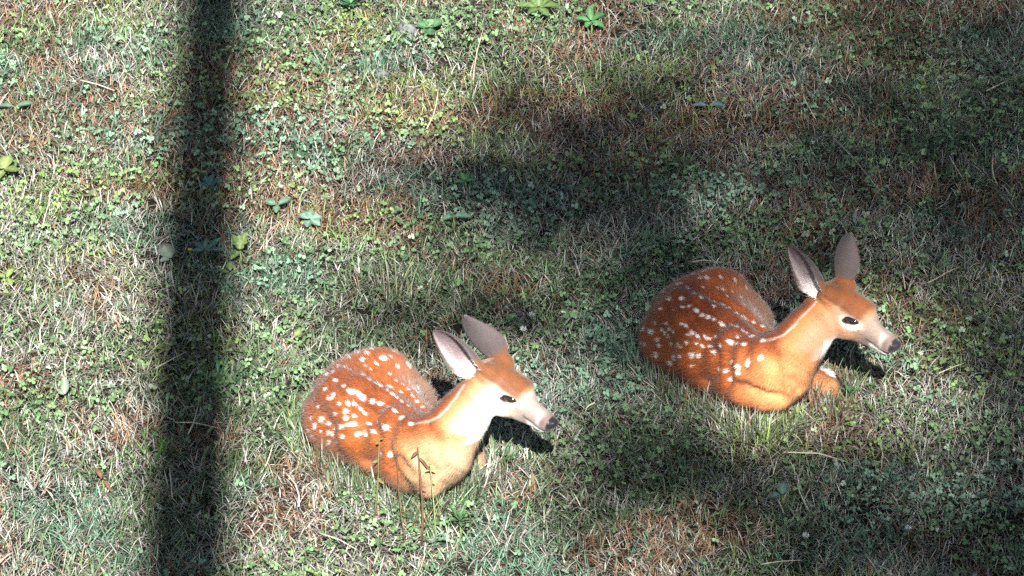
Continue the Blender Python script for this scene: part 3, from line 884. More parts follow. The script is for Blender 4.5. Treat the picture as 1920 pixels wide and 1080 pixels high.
FAWN_R = dict(muzzle=(.185, .145, .13), sculpt=SCULPT_COMMON + [('groove', [(752, 872), (790, 884), (830, 893)], .010, .008), ('ridge', [(756, 888), (800, 898), (828, 900)], .024, .010), ('groove', [(858, 862), (868, 880)], .012, .006)], seed=5, socks=[((1546, 699, .062), .021), ((1558, 706, .062), .018)], off=(633, -150), heading=45, scale=1.035, yaw=38, down=22, head_scale=1.04, nose=(1686, 650), nose_z=.255,
    neck0=(1466, 684, .17), neck1=(1512, 628, .25), neck_r=(.088, .058),
    near_leg=[((1392, 704, .06), (1380, 728, .034), .036, .028), ((1380, 730, .03), (1462, 748, .026), .028, .024), ((1462, 750, .024), (1400, 756, .016), .02, .016)], throat=(.032, .026, 1.8),
    far_leg=[((1490, 692, .06), (1554, 728, .042), .032, .028), ((1530, 704, .052), (1553, 704, .056), .017, .014), ((1553, 704, .056), (1563, 711, .054), .014, .012)],
    ear_left=dict(tip=(1596, 438, .50), open=(.10, .95, -.05), w=1.05), ear_right=dict(tip=(1479, 463, .45), open=(-.42, -.9, -.1), w=1.34),
    hooves=[((1561, 709, .056), (1577, 729, .040))],
    spots=spots2, nape=[(1430, 640), (1450, 637), (1470, 628), (1490, 610), (1510, 588), (1530, 566)],
    low=(.24, .10, .045), front=(.50, .235, .095), coat=(.32, .080, .019), dark=(.175, .039, .012), neck=(.46, .175, .060), cheek=(.38, .22, .135),
    label='spotted fawn lying in dappled shade with upright ears and white throat patch')
make_fawn(FAWN_L)
make_fawn(FAWN_R)

# ------------------------------------------------------------------ turf
def clear_of_fawns(P, margin=0.0):
    ok = np.ones(len(P), bool)
    for fd in FIELDS:
        hi = fd.lo + fd.h * (fd.n - 1)
        ins = ((P > fd.lo) & (P < hi)).all(1)
        ok[ins] &= fd.sample(P[ins]) > margin
    return ok

def near_fawn(P):
    w = np.zeros(len(P))
    for fd in FIELDS:
        Q_ = P + [0, 0, .03]
        hi = fd.lo + fd.h * (fd.n - 1)
        ins = ((Q_ > fd.lo) & (Q_ < hi)).all(1)
        w[ins] = np.maximum(w[ins], fd.sample(Q_[ins]) < .045)
    return w

def scatter(n, x0, x1, y0, y1, r):
    x = r.uniform(x0, x1, n); y = r.uniform(y0, y1, n)
    return np.stack([x, y, gz(x, y)], 1)

def blade_mesh(root, hgt, wid, azi, lean, curl, r, seg=3):
    """tapered bent blades; lean is the tilt from upright, curl the extra bend to the tip"""
    n = len(root)
    dh = np.stack([np.cos(azi), np.sin(azi), np.zeros(n)], 1)
    tw = azi + math.pi / 2 + r.normal(size=n) * 0.6
    sv = np.stack([np.cos(tw), np.sin(tw), np.zeros(n)], 1)
    rows = []
    pos = root.copy() - [0, 0, 0.004]
    for i in range(seg + 1):
        t = i / seg
        if i < seg:
            wv = sv * (wid * (1.0 if i else 0.8) * (1 - 0.28 * t))[:, None] * 0.5
            rows += [pos - wv, pos + wv]
        else:
            rows.append(pos)
        an = lean + curl * (t + 0.5 / seg)
        pos = pos + (dh * np.sin(an)[:, None] + np.array([0, 0, 1.0]) * np.cos(an)[:, None]) * (hgt / seg)[:, None]
    V = np.stack(rows, 1)
    k = V.shape[1]
    # nothing sinks under the ground
    flat = V.reshape(-1, 3)
    g = gz(flat[:, 0], flat[:, 1])
    flat[:, 2] = np.where(np.tile(np.arange(k) > 1, n), np.maximum(flat[:, 2], g + 0.004), flat[:, 2])
    b = np.arange(n)[:, None] * k
    T = []
    for i in range(seg - 1):
        T += [b + np.array([[2 * i, 2 * i + 1, 2 * i + 3]]), b + np.array([[2 * i, 2 * i + 3, 2 * i + 2]])]
    T.append(b + np.array([[2 * seg - 2, 2 * seg - 1, 2 * seg]]))
    return flat, np.concatenate(T, 0), k

def blend(c, col, w):
    return c * (1 - w[:, None]) + np.asarray(col)[None] * w[:, None]

def turf_fields(x, y):
    dry = sstep(.46, .62, vnoise(x, y, .32, 101, 3))
    red = sstep(.55, .68, vnoise(x, y, .26, 131, 3) + .05 * sstep(-.3, .8, y))
    yel = sstep(.58, .70, vnoise(x, y, .40, 151, 2))
    teal = sstep(.50, .64, vnoise(x, y, .28, 171, 3))
    return dry, red, yel, teal

TONE = np.array([.79, .89, .90])
def grass_cols(P, r):
    x, y = P[:, 0], P[:, 1]; n = len(P)
    dry, red, yel, teal = turf_fields(x, y)
    c = np.tile([.140, .190, .095], (n, 1))
    c = blend(c, (.125, .205, .140), .8 * teal)
    c = blend(c, (.215, .255, .075), .8 * yel * (r.random(n) < .8))
    pick = r.random(n)
    c = blend(c, (.42, .36, .31), (pick < .18 + .38 * dry) * .85)
    c = blend(c, (.27, .125, .075), ((pick > .93 - .45 * red)) * .85)
    c = c * r.uniform(.5, 1.5, (n, 1)) * r.uniform(.9, 1.1, (n, 3))
    return c * TONE * (.5 + 1.0 * vnoise(x, y, .03, 411, 2))[:, None]

def make_turf():
    r = np.random.default_rng(99)
    X0, X1, Y0, Y1 = -1.95, 1.95, -2.05, 2.45
    # living blades
    def blades(name, n, box, hr, wr, lr, mat, colf, seed, label, cat, seg=3, margin=.0):
        r = np.random.default_rng(seed)
        P = scatter(n, *box, r)
        thin = vnoise(P[:, 0], P[:, 1], .12, 201 + seed, 2)
        P = P[thin + r.random(len(P)) * .5 > .48]
        n = len(P)
        hn = .75 + .5 * vnoise(P[:, 0], P[:, 1], .2, 211 + seed, 2)
        h = r.uniform(*hr, n) * hn * (1 + .7 * near_fawn(P)); w = r.uniform(*wr, n)
        az = r.uniform(0, 2 * math.pi, n); le = r.uniform(*lr, n); cu = r.uniform(0.1, 1.3, n)
        V, T, k = blade_mesh(P, h, w, az, le, cu, r, seg)
        tip = V.reshape(n, k, 3)
        ok = clear_of_fawns(tip[:, -1], margin) & clear_of_fawns(tip[:, 2], margin) & clear_of_fawns(tip[:, 0], margin) & clear_of_fawns(tip[:, 4], margin)
        sel = tip[ok]; C = colf(P, r)[ok]
        m = len(sel)
        V, T = sel.reshape(-1, 3), (np.concatenate([np.arange(m)[:, None] * k + np.array([f]) for f in T_pattern(seg)], 0))
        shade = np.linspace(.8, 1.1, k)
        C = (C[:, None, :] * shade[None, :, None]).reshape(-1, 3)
        o = build_mesh(name, V, T, mat, np.clip(C, .01, .8))
        return tag(o, label, cat, kind='stuff')
    def T_pattern(seg):
        T = []
        for i in range(seg - 1):
            T += [(2 * i, 2 * i + 1, 2 * i + 3), (2 * i, 2 * i + 3, 2 * i + 2)]
        return T + [(2 * seg - 2, 2 * seg - 1, 2 * seg)]
    box = (X0, X1, Y0, Y1)
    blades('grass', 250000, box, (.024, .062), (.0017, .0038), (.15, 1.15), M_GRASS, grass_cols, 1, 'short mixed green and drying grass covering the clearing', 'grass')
    # longer grass left standing round the resting fawns
    rn = np.random.default_rng(17)
    P = scatter(190000, X0, X1, Y0, Y1, rn); P = P[near_fawn(P) > 0]; P = P[clear_of_fawns(P + [0, 0, .02], .0)]
    P = P[:9000]; n = len(P)
    V, T, k = blade_mesh(P, rn.uniform(.05, .105, n), rn.uniform(.0022, .0042, n), rn.uniform(0, 6.283, n), rn.uniform(.0, .55, n), rn.uniform(.05, .8, n), rn, 4)
    Vb = V.reshape(n, k, 3); ok = np.ones(n, bool)
    for j in (0, 2, 4, 6, 8): ok &= clear_of_fawns(Vb[:, j], .0)
    Vb = Vb[ok]; m = len(Vb); C = np.repeat(grass_cols(P, rn)[ok], k, 0)
    T = np.concatenate([np.arange(m)[:, None] * k + np.array([f]) for f in T_pattern(4)], 0)
    tag(build_mesh('longer_grass', Vb.reshape(-1, 3), T, M_GRASS, np.clip(C * 1.15, .01, .8)), 'longer grass blades standing around the resting fawns', 'grass', kind='stuff')
    P = scatter(420000, X0, X1, Y0, Y1, rn)
    front = np.zeros(len(P), bool)
    for dy in (.03, .06, .09, .12): front |= ~clear_of_fawns(P + [0, dy, .025], .0)
    P = P[front & clear_of_fawns(P + [0, 0, .02], .004)]; P = P[:13000]; n = len(P)
    V, T, k = blade_mesh(P, rn.uniform(.045, .115, n), rn.uniform(.0020, .0040, n), rn.uniform(-math.pi, 0, n), rn.uniform(.0, .8, n), rn.uniform(-.3, .7, n), rn, 4)
    Vb = V.reshape(n, k, 3); ok = np.ones(n, bool)
    for j in (0, 2, 4, 6, 8): ok &= clear_of_fawns(Vb[:, j], .0)
    Vb = Vb[ok]; m = len(Vb); C = np.repeat(grass_cols(P, rn)[ok], k, 0)
    T = np.concatenate([np.arange(m)[:, None] * k + np.array([f]) for f in T_pattern(4)], 0)
    tag(build_mesh('fringe_grass', Vb.reshape(-1, 3), T, M_GRASS, np.clip(C * 1.1, .01, .8)), 'grass blades pressed up against the near side of the fawns', 'grass', kind='stuff')
    def straw_cols(P, r):
        n = len(P); dry, red, yel, teal = turf_fields(P[:, 0], P[:, 1])
        c = np.tile([.45, .385, .335], (n, 1))
        c = blend(c, (.55, .51, .47), (r.random(n) < .3) * 1.0)
        c = blend(c, (.34, .185, .12), (r.random(n) < .12 + .5 * red) * .9)
        return c * r.uniform(.4, 1.3, (n, 1)) * TONE * [1.08, 1.0, 1.0]
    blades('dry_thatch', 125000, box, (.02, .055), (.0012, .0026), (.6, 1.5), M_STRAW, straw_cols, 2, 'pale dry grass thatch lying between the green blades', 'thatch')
    # the turf goes on beyond the frame, thinner
    rr = np.random.default_rng(5)
    def ring(P):
        return ~((P[:, 0] > X0) & (P[:, 0] < X1) & (P[:, 1] > Y0) & (P[:, 1] < Y1))
    n = 150000
    P = scatter(n, -6.0, 6.0, -6.5, 8.0, rr); P = P[ring(P)]; n = len(P)
    V, T, k = blade_mesh(P, rr.uniform(.035, .075, n), rr.uniform(.004, .008, n), rr.uniform(0, 6.283, n), rr.uniform(.2, 1.3, n), rr.uniform(.1, 1.2, n), rr, 2)
    C = np.repeat(grass_cols(P, rr), k, 0)
    tag(build_mesh('outer_grass', V, T, M_GRASS, np.clip(C, .01, .8)), 'grass around the clearing beyond the edges of the view', 'grass', kind='stuff')
    # clover and other small rounded leaves
    n = 50000
    P = scatter(n, *box, r)
    dry, red, yel, teal = turf_fields(P[:, 0], P[:, 1])
    cl = sstep(.44, .58, vnoise(P[:, 0], P[:, 1], .30, 301, 3))
    P = P[r.random(n) < .08 + .92 * cl]; n = len(P)
    h = r.uniform(.012, .05, n)
    ctr = P + np.stack([r.normal(size=n) * .01, r.normal(size=n) * .01, h], 1)
    az = r.uniform(0, 6.283, n); tilt = r.normal(size=(n, 2)) * .65
    nrm = np.stack([tilt[:, 0], tilt[:, 1], np.ones(n)], 1); nrm /= np.linalg.norm(nrm, axis=1)[:, None]
    ok = clear_of_fawns(ctr, .008); ctr, az, nrm, P = ctr[ok], az[ok], nrm[ok], P[ok]; n = len(ctr)
    size = r.uniform(.004, .0088, n)
    dry, red, yel, teal = turf_fields(P[:, 0], P[:, 1])
    base = np.tile([.130, .190, .085], (n, 1)); base = blend(base, (.165, .245, .165), .8 * teal); base = blend(base, (.19, .24, .075), .7 * yel)
    base = blend(base, (.30, .33, .24), (r.random(n) < .08) * .8); base *= r.uniform(.55, 1.5, (n, 1)) * TONE * 1.15
    VV = []; CC = []
    for k in range(3):
        a = az + k * 2.094
        d = np.stack([np.cos(a), np.sin(a), np.zeros(n)], 1); d -= nrm * (d * nrm).sum(1)[:, None]; d /= np.linalg.norm(d, axis=1)[:, None]
        s = np.cross(nrm, d); z = size[:, None]
        droop = -nrm * z * r.uniform(-.1, .4, n)[:, None]
        VV.append(np.stack([ctr, ctr + d * z * .55 + s * z * .62 + droop * .3, ctr + d * z * 1.15 + s * z * .48 + droop, ctr + d * z * 1.28 + droop * 1.2,
                            ctr + d * z * 1.15 - s * z * .48 + droop, ctr + d * z * .55 - s * z * .62 + droop * .3], 1))
        CC.append(base)
    V = np.concatenate(VV).reshape(-1, 3); C = np.repeat(np.concatenate(CC), 6, 0)
    kp = np.repeat(r.random(len(V) // 6) < .72, 6); V, C = V[kp], C[kp]
    m = len(V) // 6; b = np.arange(m)[:, None] * 6
    F = np.concatenate([b + np.array([[0, 1, 2, 3]]), b + np.array([[0, 3, 4, 5]])], 0)
    tag(build_mesh('clover', V, F, M_LEAF, np.clip(C, .01, .8), smooth=False), 'low clover and small round leaves scattered through the turf', 'clover', kind='stuff')
make_turf()

# ------------------------------------------------------------------ weeds, tufts, stalks, flowers, a stone
def leaf_blade(base, direction, up, length, width, droop=.3, fold=.25, shape='oval', nu=8, nv=5, wavy=.0, r=None):
    d = unit(direction); s = unit(np.cross(up, d)); n = np.cross(d, s)
    V = []
    for i in range(nu):
        t = i / (nu - 1)
        if shape == 'oval': w = math.sin(math.pi * min(t * .94 + .03, 1)) ** .75
        elif shape == 'spear': w = math.sin(math.pi * min(t ** .75 * .97 + .02, 1)) ** 1.1
        elif shape == 'lobed': w = math.sin(math.pi * min(t * .94 + .03, 1)) ** .7 * (1 + .35 * math.sin(t * 17))
        else: w = (1 - t) ** .7 * (.35 + .65 * min(t * 6, 1))
        c = np.asarray(base) + d * (t * length) - np.array([0, 0, 1.0]) * droop * length * t * t
        for j in range(nv):
            q = j / (nv - 1) * 2 - 1
            V.append(c + s * (q * w * width / 2) + n * (abs(q) * w * width * fold) + n * (wavy * width * math.sin(t * 9 + q * 2)))
    F = [(i * nv + j, i * nv + j + 1, (i + 1) * nv + j + 1, (i + 1) * nv + j) for i in range(nu - 1) for j in range(nv - 1)]
    return np.array(V), np.array(F)

def cvar(n, col, r, amt=.12):
    return np.clip(np.tile(col, (n, 1)) * r.uniform(1 - amt, 1 + amt, (n, 1)), .01, .8)

def G(u, v):
    p = W(u, v, 0.0); p[2] = float(gz(p[0], p[1])); return p

wr = np.random.default_rng(44)
WEED_TONE = np.array([.52, .60, .64])
def weed(name, cat, label, u, v, leaves, col, group=None, stem_col=(.16, .2, .07), height=.05):
    """leaves: (azimuth deg in the picture, elevation deg, length, width, shape); the plant's crown is seen at (u, v)"""
    top = W(u, v, height)
    base = np.array([top[0], top[1] - .01, 0.0]); base[2] = float(gz(base[0], base[1]))
    t = empty(name, tuple(base), label, cat, group)
    hub = np.array([0, .01, height - base[2]])
    sv, sf = tube([(0, 0, -.01), hub * .5 + [.003, 0, 0], hub], [.003, .0026, .0018], 6)
    build_mesh('stem', sv, sf, M_LEAF, cvar(len(sv), stem_col, wr), t)
    for (az, el, L, wd, shape) in leaves:
        a, e = R(az), R(el)
        d = np.array([math.cos(a) * math.cos(e), math.sin(a) * math.cos(e), math.sin(e)])
        V, F = leaf_blade(hub + d * .004, d, unit([-.3 * d[0], -.3 * d[1] - .25, 1.0]), L, wd, wr.uniform(.05, .35), wr.uniform(.05, .2), shape, wavy=.03)
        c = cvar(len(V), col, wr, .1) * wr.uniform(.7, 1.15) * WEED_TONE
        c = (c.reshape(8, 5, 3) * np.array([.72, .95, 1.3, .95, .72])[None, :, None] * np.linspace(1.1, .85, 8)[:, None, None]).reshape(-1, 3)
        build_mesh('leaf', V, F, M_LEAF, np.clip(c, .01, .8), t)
    return t

def tuft(label, u, v, n, hr, col, col2, spread=.03, upright=.5, wd=(.003, .005), group='grass tufts standing out of the turf', cat='grass tuft', name='grass_tuft'):
    base = G(u, v)
    t = empty(name, tuple(base), label, cat, group)
    for i in range(n):
        p = np.array([wr.normal() * spread, wr.normal() * spread, 0.0])
        az = math.atan2(p[1], p[0]) + wr.normal() * .6
        h = wr.uniform(*hr)
        V, T, k = blade_mesh((p + base)[None], np.array([h]), np.array([wr.uniform(*wd)]), np.array([az]), np.array([upright * wr.uniform(.2, 1.0)]), np.array([wr.uniform(.1, .9)]), wr, 4)
        ok = clear_of_fawns(V, .0).all()
        if not ok: continue
        c = np.array(col) if wr.random() < .7 else np.array(col2)
        build_mesh('blade', V - base, T, M_GRASS, np.clip(np.tile(c * wr.uniform(.75, 1.3) * WEED_TONE, (len(V), 1)), .01, .8), t)
    return t

def before_fawn(u, v, gap=.012):
    d = unit(FWD + (u - 960) / FPX * RGT + (540 - v) / FPX * UPV)
    P = CAM + d * np.arange(12.2, 15.0, .0015)[:, None]
    fd = FIELDS[0]; hi = fd.lo + fd.h * (fd.n - 1)
    f = np.where(((P > fd.lo) & (P < hi)).all(1), fd.sample(P), .1)
    return P[np.argmax(f < 0)] - d * gap if (f < 0).any() else None

def stalk(label, p_px, q_px, z0, z1, rad=.0016, col=(.46, .38, .25), bend=.006, name='straw_stem', cat='straw', group='loose straw stems on the turf', bits=()):
    a = W(*p_px, z0); b = W(*q_px, z1)
    a[2] = max(a[2], float(gz(a[0], a[1])) + .002); b[2] = max(b[2], float(gz(b[0], b[1])) + .004)
    if name == 'dry_stalk':      # rooted in front of the fawn, rising clear of its coat
        b = before_fawn(*q_px, .03)
        y0 = min([p[1] - p[2] * .35 for p in [before_fawn(p_px[0] + (q_px[0] - p_px[0]) * k, p_px[1] + (q_px[1] - p_px[1]) * k, .02) for k in (0., .25, .5, .75)] if p is not None] + [b[1]])
        a = np.array([a[0], y0 - .02, 0.0]); a[2] = float(gz(a[0], a[1]))
    m = (a + b) / 2 + [bend, 0, abs(bend)]
    if name == 'dry_stalk': m = m + [0, -.02, .0]
    if bits:
        t = empty(name, tuple(a), label, cat, group)
        v, f = tube(np.array([a, (a + m) / 2 + [bend * .4, 0, 0], m, (b + m) / 2, b]) - a, [rad * 1.1, rad, rad * .9, rad * .75, rad * .5], 6)
        build_mesh('stem', v, f, M_STRAW, cvar(len(v), col, wr), t)
        for (s, az, L, wd) in bits:
            p = (a * (1 - s) + b * s) - a
            d = np.array([math.cos(R(az)), -.2, math.sin(R(az))])
            V, F = leaf_blade(p, d, [0, -1, .4], L, wd, .5, .2, 'spear')
            build_mesh('leaf', V, F, M_STRAW, cvar(len(V), col, wr), t)
        return t
    t = bpy.data.objects
    v, f = tube(np.array([a, (a + m) / 2 + [bend * .4, 0, 0], m, (b + m) / 2, b]) - a, [rad * 1.1, rad, rad * .9, rad * .75, rad * .5], 6)
    o = build_mesh(name, v, f, M_STRAW, cvar(len(v), col, wr)); o.location = a
    return tag(o, label, cat, group)

YGREEN = (.27, .34, .11)
weed('broadleaf_weed', 'weed', 'pale broad rounded leaf on the left edge of the trunk shade', 320, 486, [(120, 35, .050, .046, 'oval'), (215, 20, .03, .02, 'oval')], (.36, .37, .26), height=.05)
weed('star_weed', 'weed', 'weed with five pointed blue-green leaves inside the trunk shade', 384, 470, [(35, 30, .06, .018, 'spear'), (140, 30, .05, .018, 'spear'), (80, 50, .035, .014, 'spear'), (-10, 15, .05, .016, 'spear'), (185, 10, .04, .015, 'spear')], (.20, .31, .22), height=.045)
weed('forked_weed', 'weed', 'yellow-green weed with forked lobed leaves right of the trunk shade', 450, 470, [(60, 60, .050, .024, 'lobed'), (130, 55, .048, .022, 'lobed'), (95, 75, .04, .02, 'lobed'), (235, 5, .035, .022, 'oval')], YGREEN, height=.05)
weed('seedling', 'weed', 'small yellow-green seedling below the forked lobed weed', 432, 510, [(100, 50, .03, .018, 'oval'), (200, 20, .025, .014, 'oval'), (330, 20, .02, .012, 'oval')], YGREEN, height=.03)
weed('spiky_weed', 'weed', 'small weed with teal pointed leaves halfway up the trunk shade', 393, 350, [(20, 35, .04, .015, 'spear'), (70, 50, .04, .016, 'spear'), (120, 45, .04, .016, 'spear'), (165, 25, .035, .014, 'spear'), (220, 10, .03, .014, 'spear'), (310, 10, .03, .012, 'spear')], (.15, .29, .24), height=.04)
weed('yellow_leaf_weed', 'weed', 'big yellow-green leaves at the left edge of the view', 6, 318, [(70, 40, .055, .036, 'oval'), (-20, 20, .045, .028, 'oval'), (250, 0, .045, .03, 'oval'), (140, 20, .05, .03, 'oval')], (.30, .33, .11), height=.05)
weed('flat_leaf_weed', 'weed', 'flat grey-green leaf lying just below the big yellow-green leaves', 28, 200, [(10, 15, .05, .022, 'oval'), (170, 10, .045, .02, 'oval')], (.18, .26, .16), height=.035)
weed('dock_plant', 'weed', 'clump of yellow-green broad leaves at the top edge of the view', 1010, 14, [(80, 55, .07, .034, 'oval'), (130, 40, .06, .03, 'oval'), (40, 35, .065, .032, 'oval'), (0, 15, .06, .026, 'oval'), (180, 15, .055, .026, 'oval'), (300, 5, .05, .026, 'oval'), (235, 5, .05, .024, 'oval')], (.20, .27, .09), height=.055)
weed('plantain', 'weed', 'dark green leafy rosette at the top edge left of centre', 658, 8, [(a, wr.uniform(15, 50), wr.uniform(.045, .065), .018, 'spear') for a in range(0, 360, 40)], (.10, .22, .09), height=.04)
weed('round_leaf_weed', 'weed', 'green round-leaved weed beside the grey stone', 806, 52, [(150, 20, .045, .036, 'oval'), (40, 25, .045, .034, 'oval'), (270, 5, .04, .03, 'oval'), (95, 45, .035, .028, 'oval')], (.17, .30, .13), height=.04)
weed('leafy_sprout', 'weed', 'bright green sprout right of the yellow-green clump at the top', 1108, 40, [(30, 30, .05, .024, 'oval'), (100, 50, .045, .022, 'oval'), (170, 20, .045, .022, 'oval'), (250, 5, .04, .02, 'oval'), (320, 5, .045, .022, 'oval')], (.14, .30, .10), height=.04)
weed('seedling', 'weed', 'lone yellow leaf on the lit turf left of the left fawn', 556, 640, [(75, 45, .032, .022, 'oval'), (200, 15, .026, .014, 'oval')], (.30, .32, .10), height=.03)
weed('round_leaf_weed', 'weed', 'pair of pale rounded leaves on the sunlit turf above centre-left', 520, 384, [(160, 15, .032, .026, 'oval'), (20, 20, .034, .026, 'oval'), (265, 0, .026, .02, 'oval')], (.24, .35, .22), height=.035)
weed('round_leaf_weed', 'weed', 'cluster of pale round leaves right of the paired rounded leaves', 580, 412, [(20, 15, .034, .028, 'oval'), (140, 20, .036, .03, 'oval'), (260, 0, .03, .026, 'oval'), (320, 5, .034, .028, 'oval'), (85, 40, .03, .024, 'oval')], (.27, .37, .26), height=.035)
weed('flat_leaf_weed', 'weed', 'single pale flat leaf near the edge of the big shaded patch', 850, 406, [(8, 12, .045, .026, 'oval'), (200, 5, .03, .018, 'oval')], (.26, .37, .24), height=.035)
weed('leafy_sprout', 'weed', 'small bright green sprout above the single pale flat leaf', 872, 340, [(60, 40, .03, .016, 'spear'), (120, 40, .03, .016, 'spear'), (0, 15, .028, .014, 'spear'), (200, 10, .03, .014, 'spear')], (.18, .36, .12), height=.035)
weed('flat_leaf_weed', 'weed', 'blue-grey flat leaf in the deep shade at upper right', 1328, 198, [(5, 12, .048, .022, 'oval'), (175, 10, .04, .02, 'oval')], (.22, .34, .33), height=.035)
weed('round_leaf_weed', 'weed', 'grey-green round leaf in the shade at the lower right', 1466, 929, [(80, 35, .04, .032, 'oval'), (190, 10, .03, .022, 'oval')], (.20, .29, .2), height=.035)
weed('leafy_sprout', 'weed', 'leafy green clump below the chest of the left fawn', 862, 978, [(a, wr.uniform(15, 70), wr.uniform(.025, .05), .009, 'spear') for a in range(10, 360, 30)], (.13, .23, .09), height=.035)
weed('leafy_sprout', 'weed', 'green sprout at the throat shadow of the left fawn', 946, 858, [(a, wr.uniform(15, 70), wr.uniform(.02, .04), .008, 'spear') for a in range(0, 360, 27)], (.12, .21, .08), height=.04)
weed('leafy_sprout', 'weed', 'green clump beside the bent knee of the right fawn', 1592, 738, [(a, wr.uniform(15, 70), wr.uniform(.02, .045), .009, 'spear') for a in range(0, 360, 26)], (.12, .22, .09), height=.04)
weed('seedling', 'weed', 'yellow-green seedling at the far left below middle', 12, 522, [(60, 40, .035, .018, 'oval'), (150, 20, .03, .016, 'oval'), (300, 5, .03, .016, 'oval')], (.30, .36, .1), height=.03)
weed('brown_leaf', 'weed', 'curled reddish brown leaf on the lit turf lower left', 192, 900, [(115, 25, .055, .014, 'spear'), (-60, 5, .05, .012, 'spear')], (.30, .15, .09), height=.025)
weed('pale_leaf_weed', 'weed', 'upright pale leaf on the lit turf beside the left edge', 122, 742, [(95, 65, .055, .022, 'spear'), (150, 30, .03, .014, 'spear')], (.24, .27, .17), height=.03)

tuft('pale green spiky grass rosette on lit turf near the top', 622, 128, 46, (.06, .11), (.22, .34, .20), (.40, .40, .28), .02, 1.0, (.003, .005))
tuft('bright green grass tuft on the left edge of the trunk shade', 288, 862, 34, (.05, .085), (.16, .32, .06), (.22, .34, .1), .025, .8)
tuft('upright dry reed-like tuft right of centre-left sunlit turf', 728, 566, 26, (.09, .15), (.36, .31, .18), (.2, .2, .09), .035, .22, (.003, .0045))
tuft('tall green grass tuft against the chest of the right fawn', 1366, 772, 44, (.06, .10), (.15, .26, .07), (.30, .32, .13), .035, .5)
tuft('green tuft at the rump of the left fawn', 548, 800, 44, (.06, .10), (.16, .25, .08), (.33, .33, .16), .035, .35)
tuft('long yellow-green blades below the chest of the right fawn', 1462, 800, 36, (.05, .09), (.24, .30, .10), (.42, .38, .24), .05, .7)
tuft('dark grass tuft in deep shade near the top right corner', 1745, 200, 30, (.07, .11), (.10, .20, .15), (.3, .28, .2), .035, .5)
tuft('brown grass tuft in the shade below the top right corner', 1632, 190, 26, (.07, .11), (.34, .25, .14), (.2, .16, .08), .03, .6)
tuft('straggly shaded tuft behind the raised rump of the right fawn', 1420, 490, 26, (.07, .11), (.12, .2, .1), (.36, .34, .24), .045, .5)
tuft('fresh green tuft left of the raised rump of the right fawn', 1215, 480, 30, (.05, .09), (.12, .27, .1), (.2, .3, .14), .04, .7)
tuft('green tuft on the right side of the trunk shade', 405, 735, 28, (.05, .085), (.10, .27, .12), (.18, .28, .14), .03, .7)
tuft('dense grass tuft between the two shaded patches below the right fawn', 1130, 740, 30, (.05, .085), (.11, .24, .1), (.3, .3, .18), .045, .6)

stalk('dark dry stalk leaning in front of the shoulder of the left fawn', (762, 930), (742, 812), .0, .175, .0016, (.10, .06, .035), -.004, 'dry_stalk', 'stalk', 'dry stalks in front of the left fawn')
stalk('thick brown bent stalk with withered leaves before the left fawn', (793, 934), (783, 838), .0, .17, .0032, (.11, .065, .035), .006, 'dry_stalk', 'stalk', 'dry stalks in front of the left fawn', bits=((.95, 200, .02, .008), (.9, -35, .045, .007), (.6, 20, .02, .006)))
stalk('leafy green sprout standing before the ribs of the left fawn', (704, 900), (712, 816), .0, .16, .0022, (.14, .13, .05), .003, 'dry_stalk', 'stalk', 'dry stalks in front of the left fawn', bits=((.9, 120, .018, .010), (.95, 60, .018, .010), (.5, -20, .02, .008), (.7, 160, .016, .008)))
stalk('slender green sprig right of the thick brown bent stalk', (818, 940), (806, 866), .0, .14, .0018, (.17, .24, .1), .003, 'dry_stalk', 'stalk', 'dry stalks in front of the left fawn', bits=((.95, 100, .016, .007), (.9, 20, .016, .006), (.9, 165, .016, .006), (.75, 40, .014, .006)))
S_ = [
 ('thin straw stem upright on the lit turf at the top', (887, 156), (908, 46), .0, .05), ('thin straw stem leaning at the edge of the big shaded patch', (800, 242), (823, 156), .0, .05),
 ('long bent straw lying across the shade at the upper right', (1562, 258), (1650, 358), .035, .03), ('short straw in the shade left of the long bent straw', (1507, 172), (1530, 225), .04, .03),
 ('upright straw under the top edge right of centre', (1557, 62), (1553, 8), .0, .05), ('pair-forming straw in the shade above the ears of the right fawn', (1780, 292), (1806, 336), .035, .03),
 ('pale straw slanting over the trunk shade', (292, 690), (348, 660), .035, .045), ('upright straw inside the lower trunk shade', (323, 936), (317, 876), .0, .04),
 ('long pale twig lying in the shade below the right fawn', (1470, 848), (1586, 865), .035, .035), ('pale straw lying flat near the bottom edge', (1428, 1058), (1506, 1050), .03, .03),
 ('straw stem slanting right of the trunk shade lower down', (490, 886), (512, 832), .0, .045), ('straw crossing the lower trunk shade', (330, 792), (408, 802), .035, .03),
 ('straw leaning inside the trunk shade above the crossing straw', (352, 815), (372, 758), .02, .045), ('faint straw curving across the shade at the far upper right', (1850, 170), (1915, 140), .03, .035),
 ('thin straw arching in shade right of the right fawn', (1740, 530), (1800, 500), .03, .04), ('upright straw behind the ears of the right fawn', (1556, 472), (1555, 428), .0, .04),
 ('short pale straw lying behind the rump of the right fawn', (1295, 492), (1355, 492), .04, .04), ('leaning straw on the turf between the fawns', (1115, 755), (1098, 790), .05, .01),
 ('pale straw on the turf right of the nose of the right fawn', (1760, 700), (1810, 680), .03, .04), ('upright straw stem near the right edge of the view', (1870, 350), (1862, 290), .0, .05),
 ('straw stem lying left of the trunk shade near the top', (150, 150), (215, 170), .035, .03), ('upright straw on the lit turf at mid left', (78, 440), (92, 378), .0, .05),
 ('straw leaning beside the left edge lower down', (82, 655), (86, 596), .0, .05), ('upright pale straw left of the trunk shade lower down', (128, 720), (130, 650), .0, .05),
 ('straw stem lying in the lit patch at the bottom centre', (600, 1000), (668, 1030), .03, .03), ('curved straw at the bottom left of the left fawn', (560, 950), (530, 880), .02, .04),
 ('dark twig lying in the shade at lower centre', (1300, 870), (1350, 900), .035, .03), ('pale forked straw in the lower shade', (1495, 905), (1520, 965), .04, .01),
]
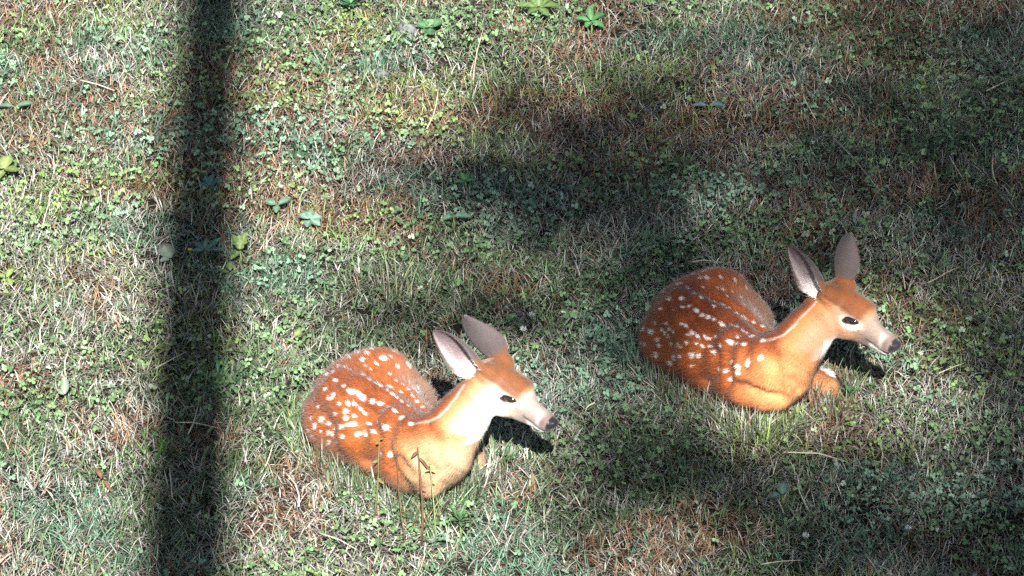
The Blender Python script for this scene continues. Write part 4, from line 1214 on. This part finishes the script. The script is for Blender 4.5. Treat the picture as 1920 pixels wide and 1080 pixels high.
for lb, a, b, z0, z1 in S_:
    stalk(lb, a, b, z0, z1, wr.uniform(.0013, .0021), (.50, .43, .32) if 'dark' not in lb else (.12, .08, .05), wr.uniform(-.012, .012))

def clover_flower(label, u, v):
    c = W(u, v, .055); base = np.array([c[0], c[1], float(gz(c[0], c[1]))])
    t = empty('clover_flower', tuple(base), label, 'flower', 'small white clover flowers')
    hub = c - base
    v_, f_ = tube([(0, 0, -.01), hub * .5 + [.002, 0, 0], hub], [.0012, .001, .001], 6)
    build_mesh('stem', v_, f_, M_LEAF, cvar(len(v_), (.15, .22, .08), wr), t)
    V = []; F = []
    for i in range(34):
        th = math.acos(1 - 1.6 * (i + .5) / 34); ph = i * 2.4
        d = np.array([math.sin(th) * math.cos(ph), math.sin(th) * math.sin(ph), math.cos(th)])
        a, fa = leaf_blade(hub + d * .002, d + [0, 0, .3], unit(np.cross(d, [.3, .8, .1])), .0075, .0028, 0, .2, 'oval', 4, 3)
        F.append(fa + sum(len(q) for q in V)); V.append(a)
    build_mesh('petals', np.concatenate(V), np.concatenate(F), M_PETAL, parent=t)
for lb, u, v in [('white clover flower just behind the upright ear of the left fawn', 997, 590), ('lower white clover flower behind the head of the left fawn', 981, 617),
                 ('white clover flower in the shade near the bottom right', 1511, 1004), ('white clover flower in the darkest lower right shade', 1703, 990)]:
    clover_flower(lb, u, v)

def buttercup(label, u, v):
    c = W(u, v, .05); base = np.array([c[0], c[1], float(gz(c[0], c[1]))])
    t = empty('yellow_flower', tuple(base), label, 'flower'); hub = c - base
    v_, f_ = tube([(0, 0, -.01), hub * .5, hub], [.0012, .001, .001], 6)
    build_mesh('stem', v_, f_, M_LEAF, cvar(len(v_), (.15, .22, .08), wr), t)
    for k in range(5):
        a = k * 1.257
        V, F = leaf_blade(hub, [math.cos(a), math.sin(a), .5], [0, 0, 1], .008, .007, .2, .15, 'oval', 5, 3)
        build_mesh('petal', V, F, M_YELLOW, parent=t)
buttercup('tiny yellow flower in the trunk shade beside the pale broad leaf', 356, 469)

def stone(label, u, v, size):
    base = G(u, v)
    V = []; nu, nv = 14, 9
    for i in range(nv + 1):
        th = math.pi * i / nv
        for j in range(nu):
            ph = 2 * math.pi * j / nu
            k = 1 + .16 * math.sin(3 * ph + 1) * math.sin(th) + .12 * math.cos(2 * ph + 3 * th) + .08 * math.sin(5 * th + 4 * ph)
            V.append(np.array([size * 1.25 * math.sin(th) * math.cos(ph), size * .9 * math.sin(th) * math.sin(ph), size * .8 * math.cos(th) + size * .3]) * k)
    F = [(i * nu + j, i * nu + (j + 1) % nu, (i + 1) * nu + (j + 1) % nu, (i + 1) * nu + j) for i in range(nv) for j in range(nu)]
    o = build_mesh('stone', np.array(V), F, M_STONE); o.location = base
    tag(o, label, 'stone')
stone('small grey stone half sunk in the lit turf at the top', 762, 66, .026)
stone('pale grey pebble in the lit turf below the grey stone', 714, 142, .016)
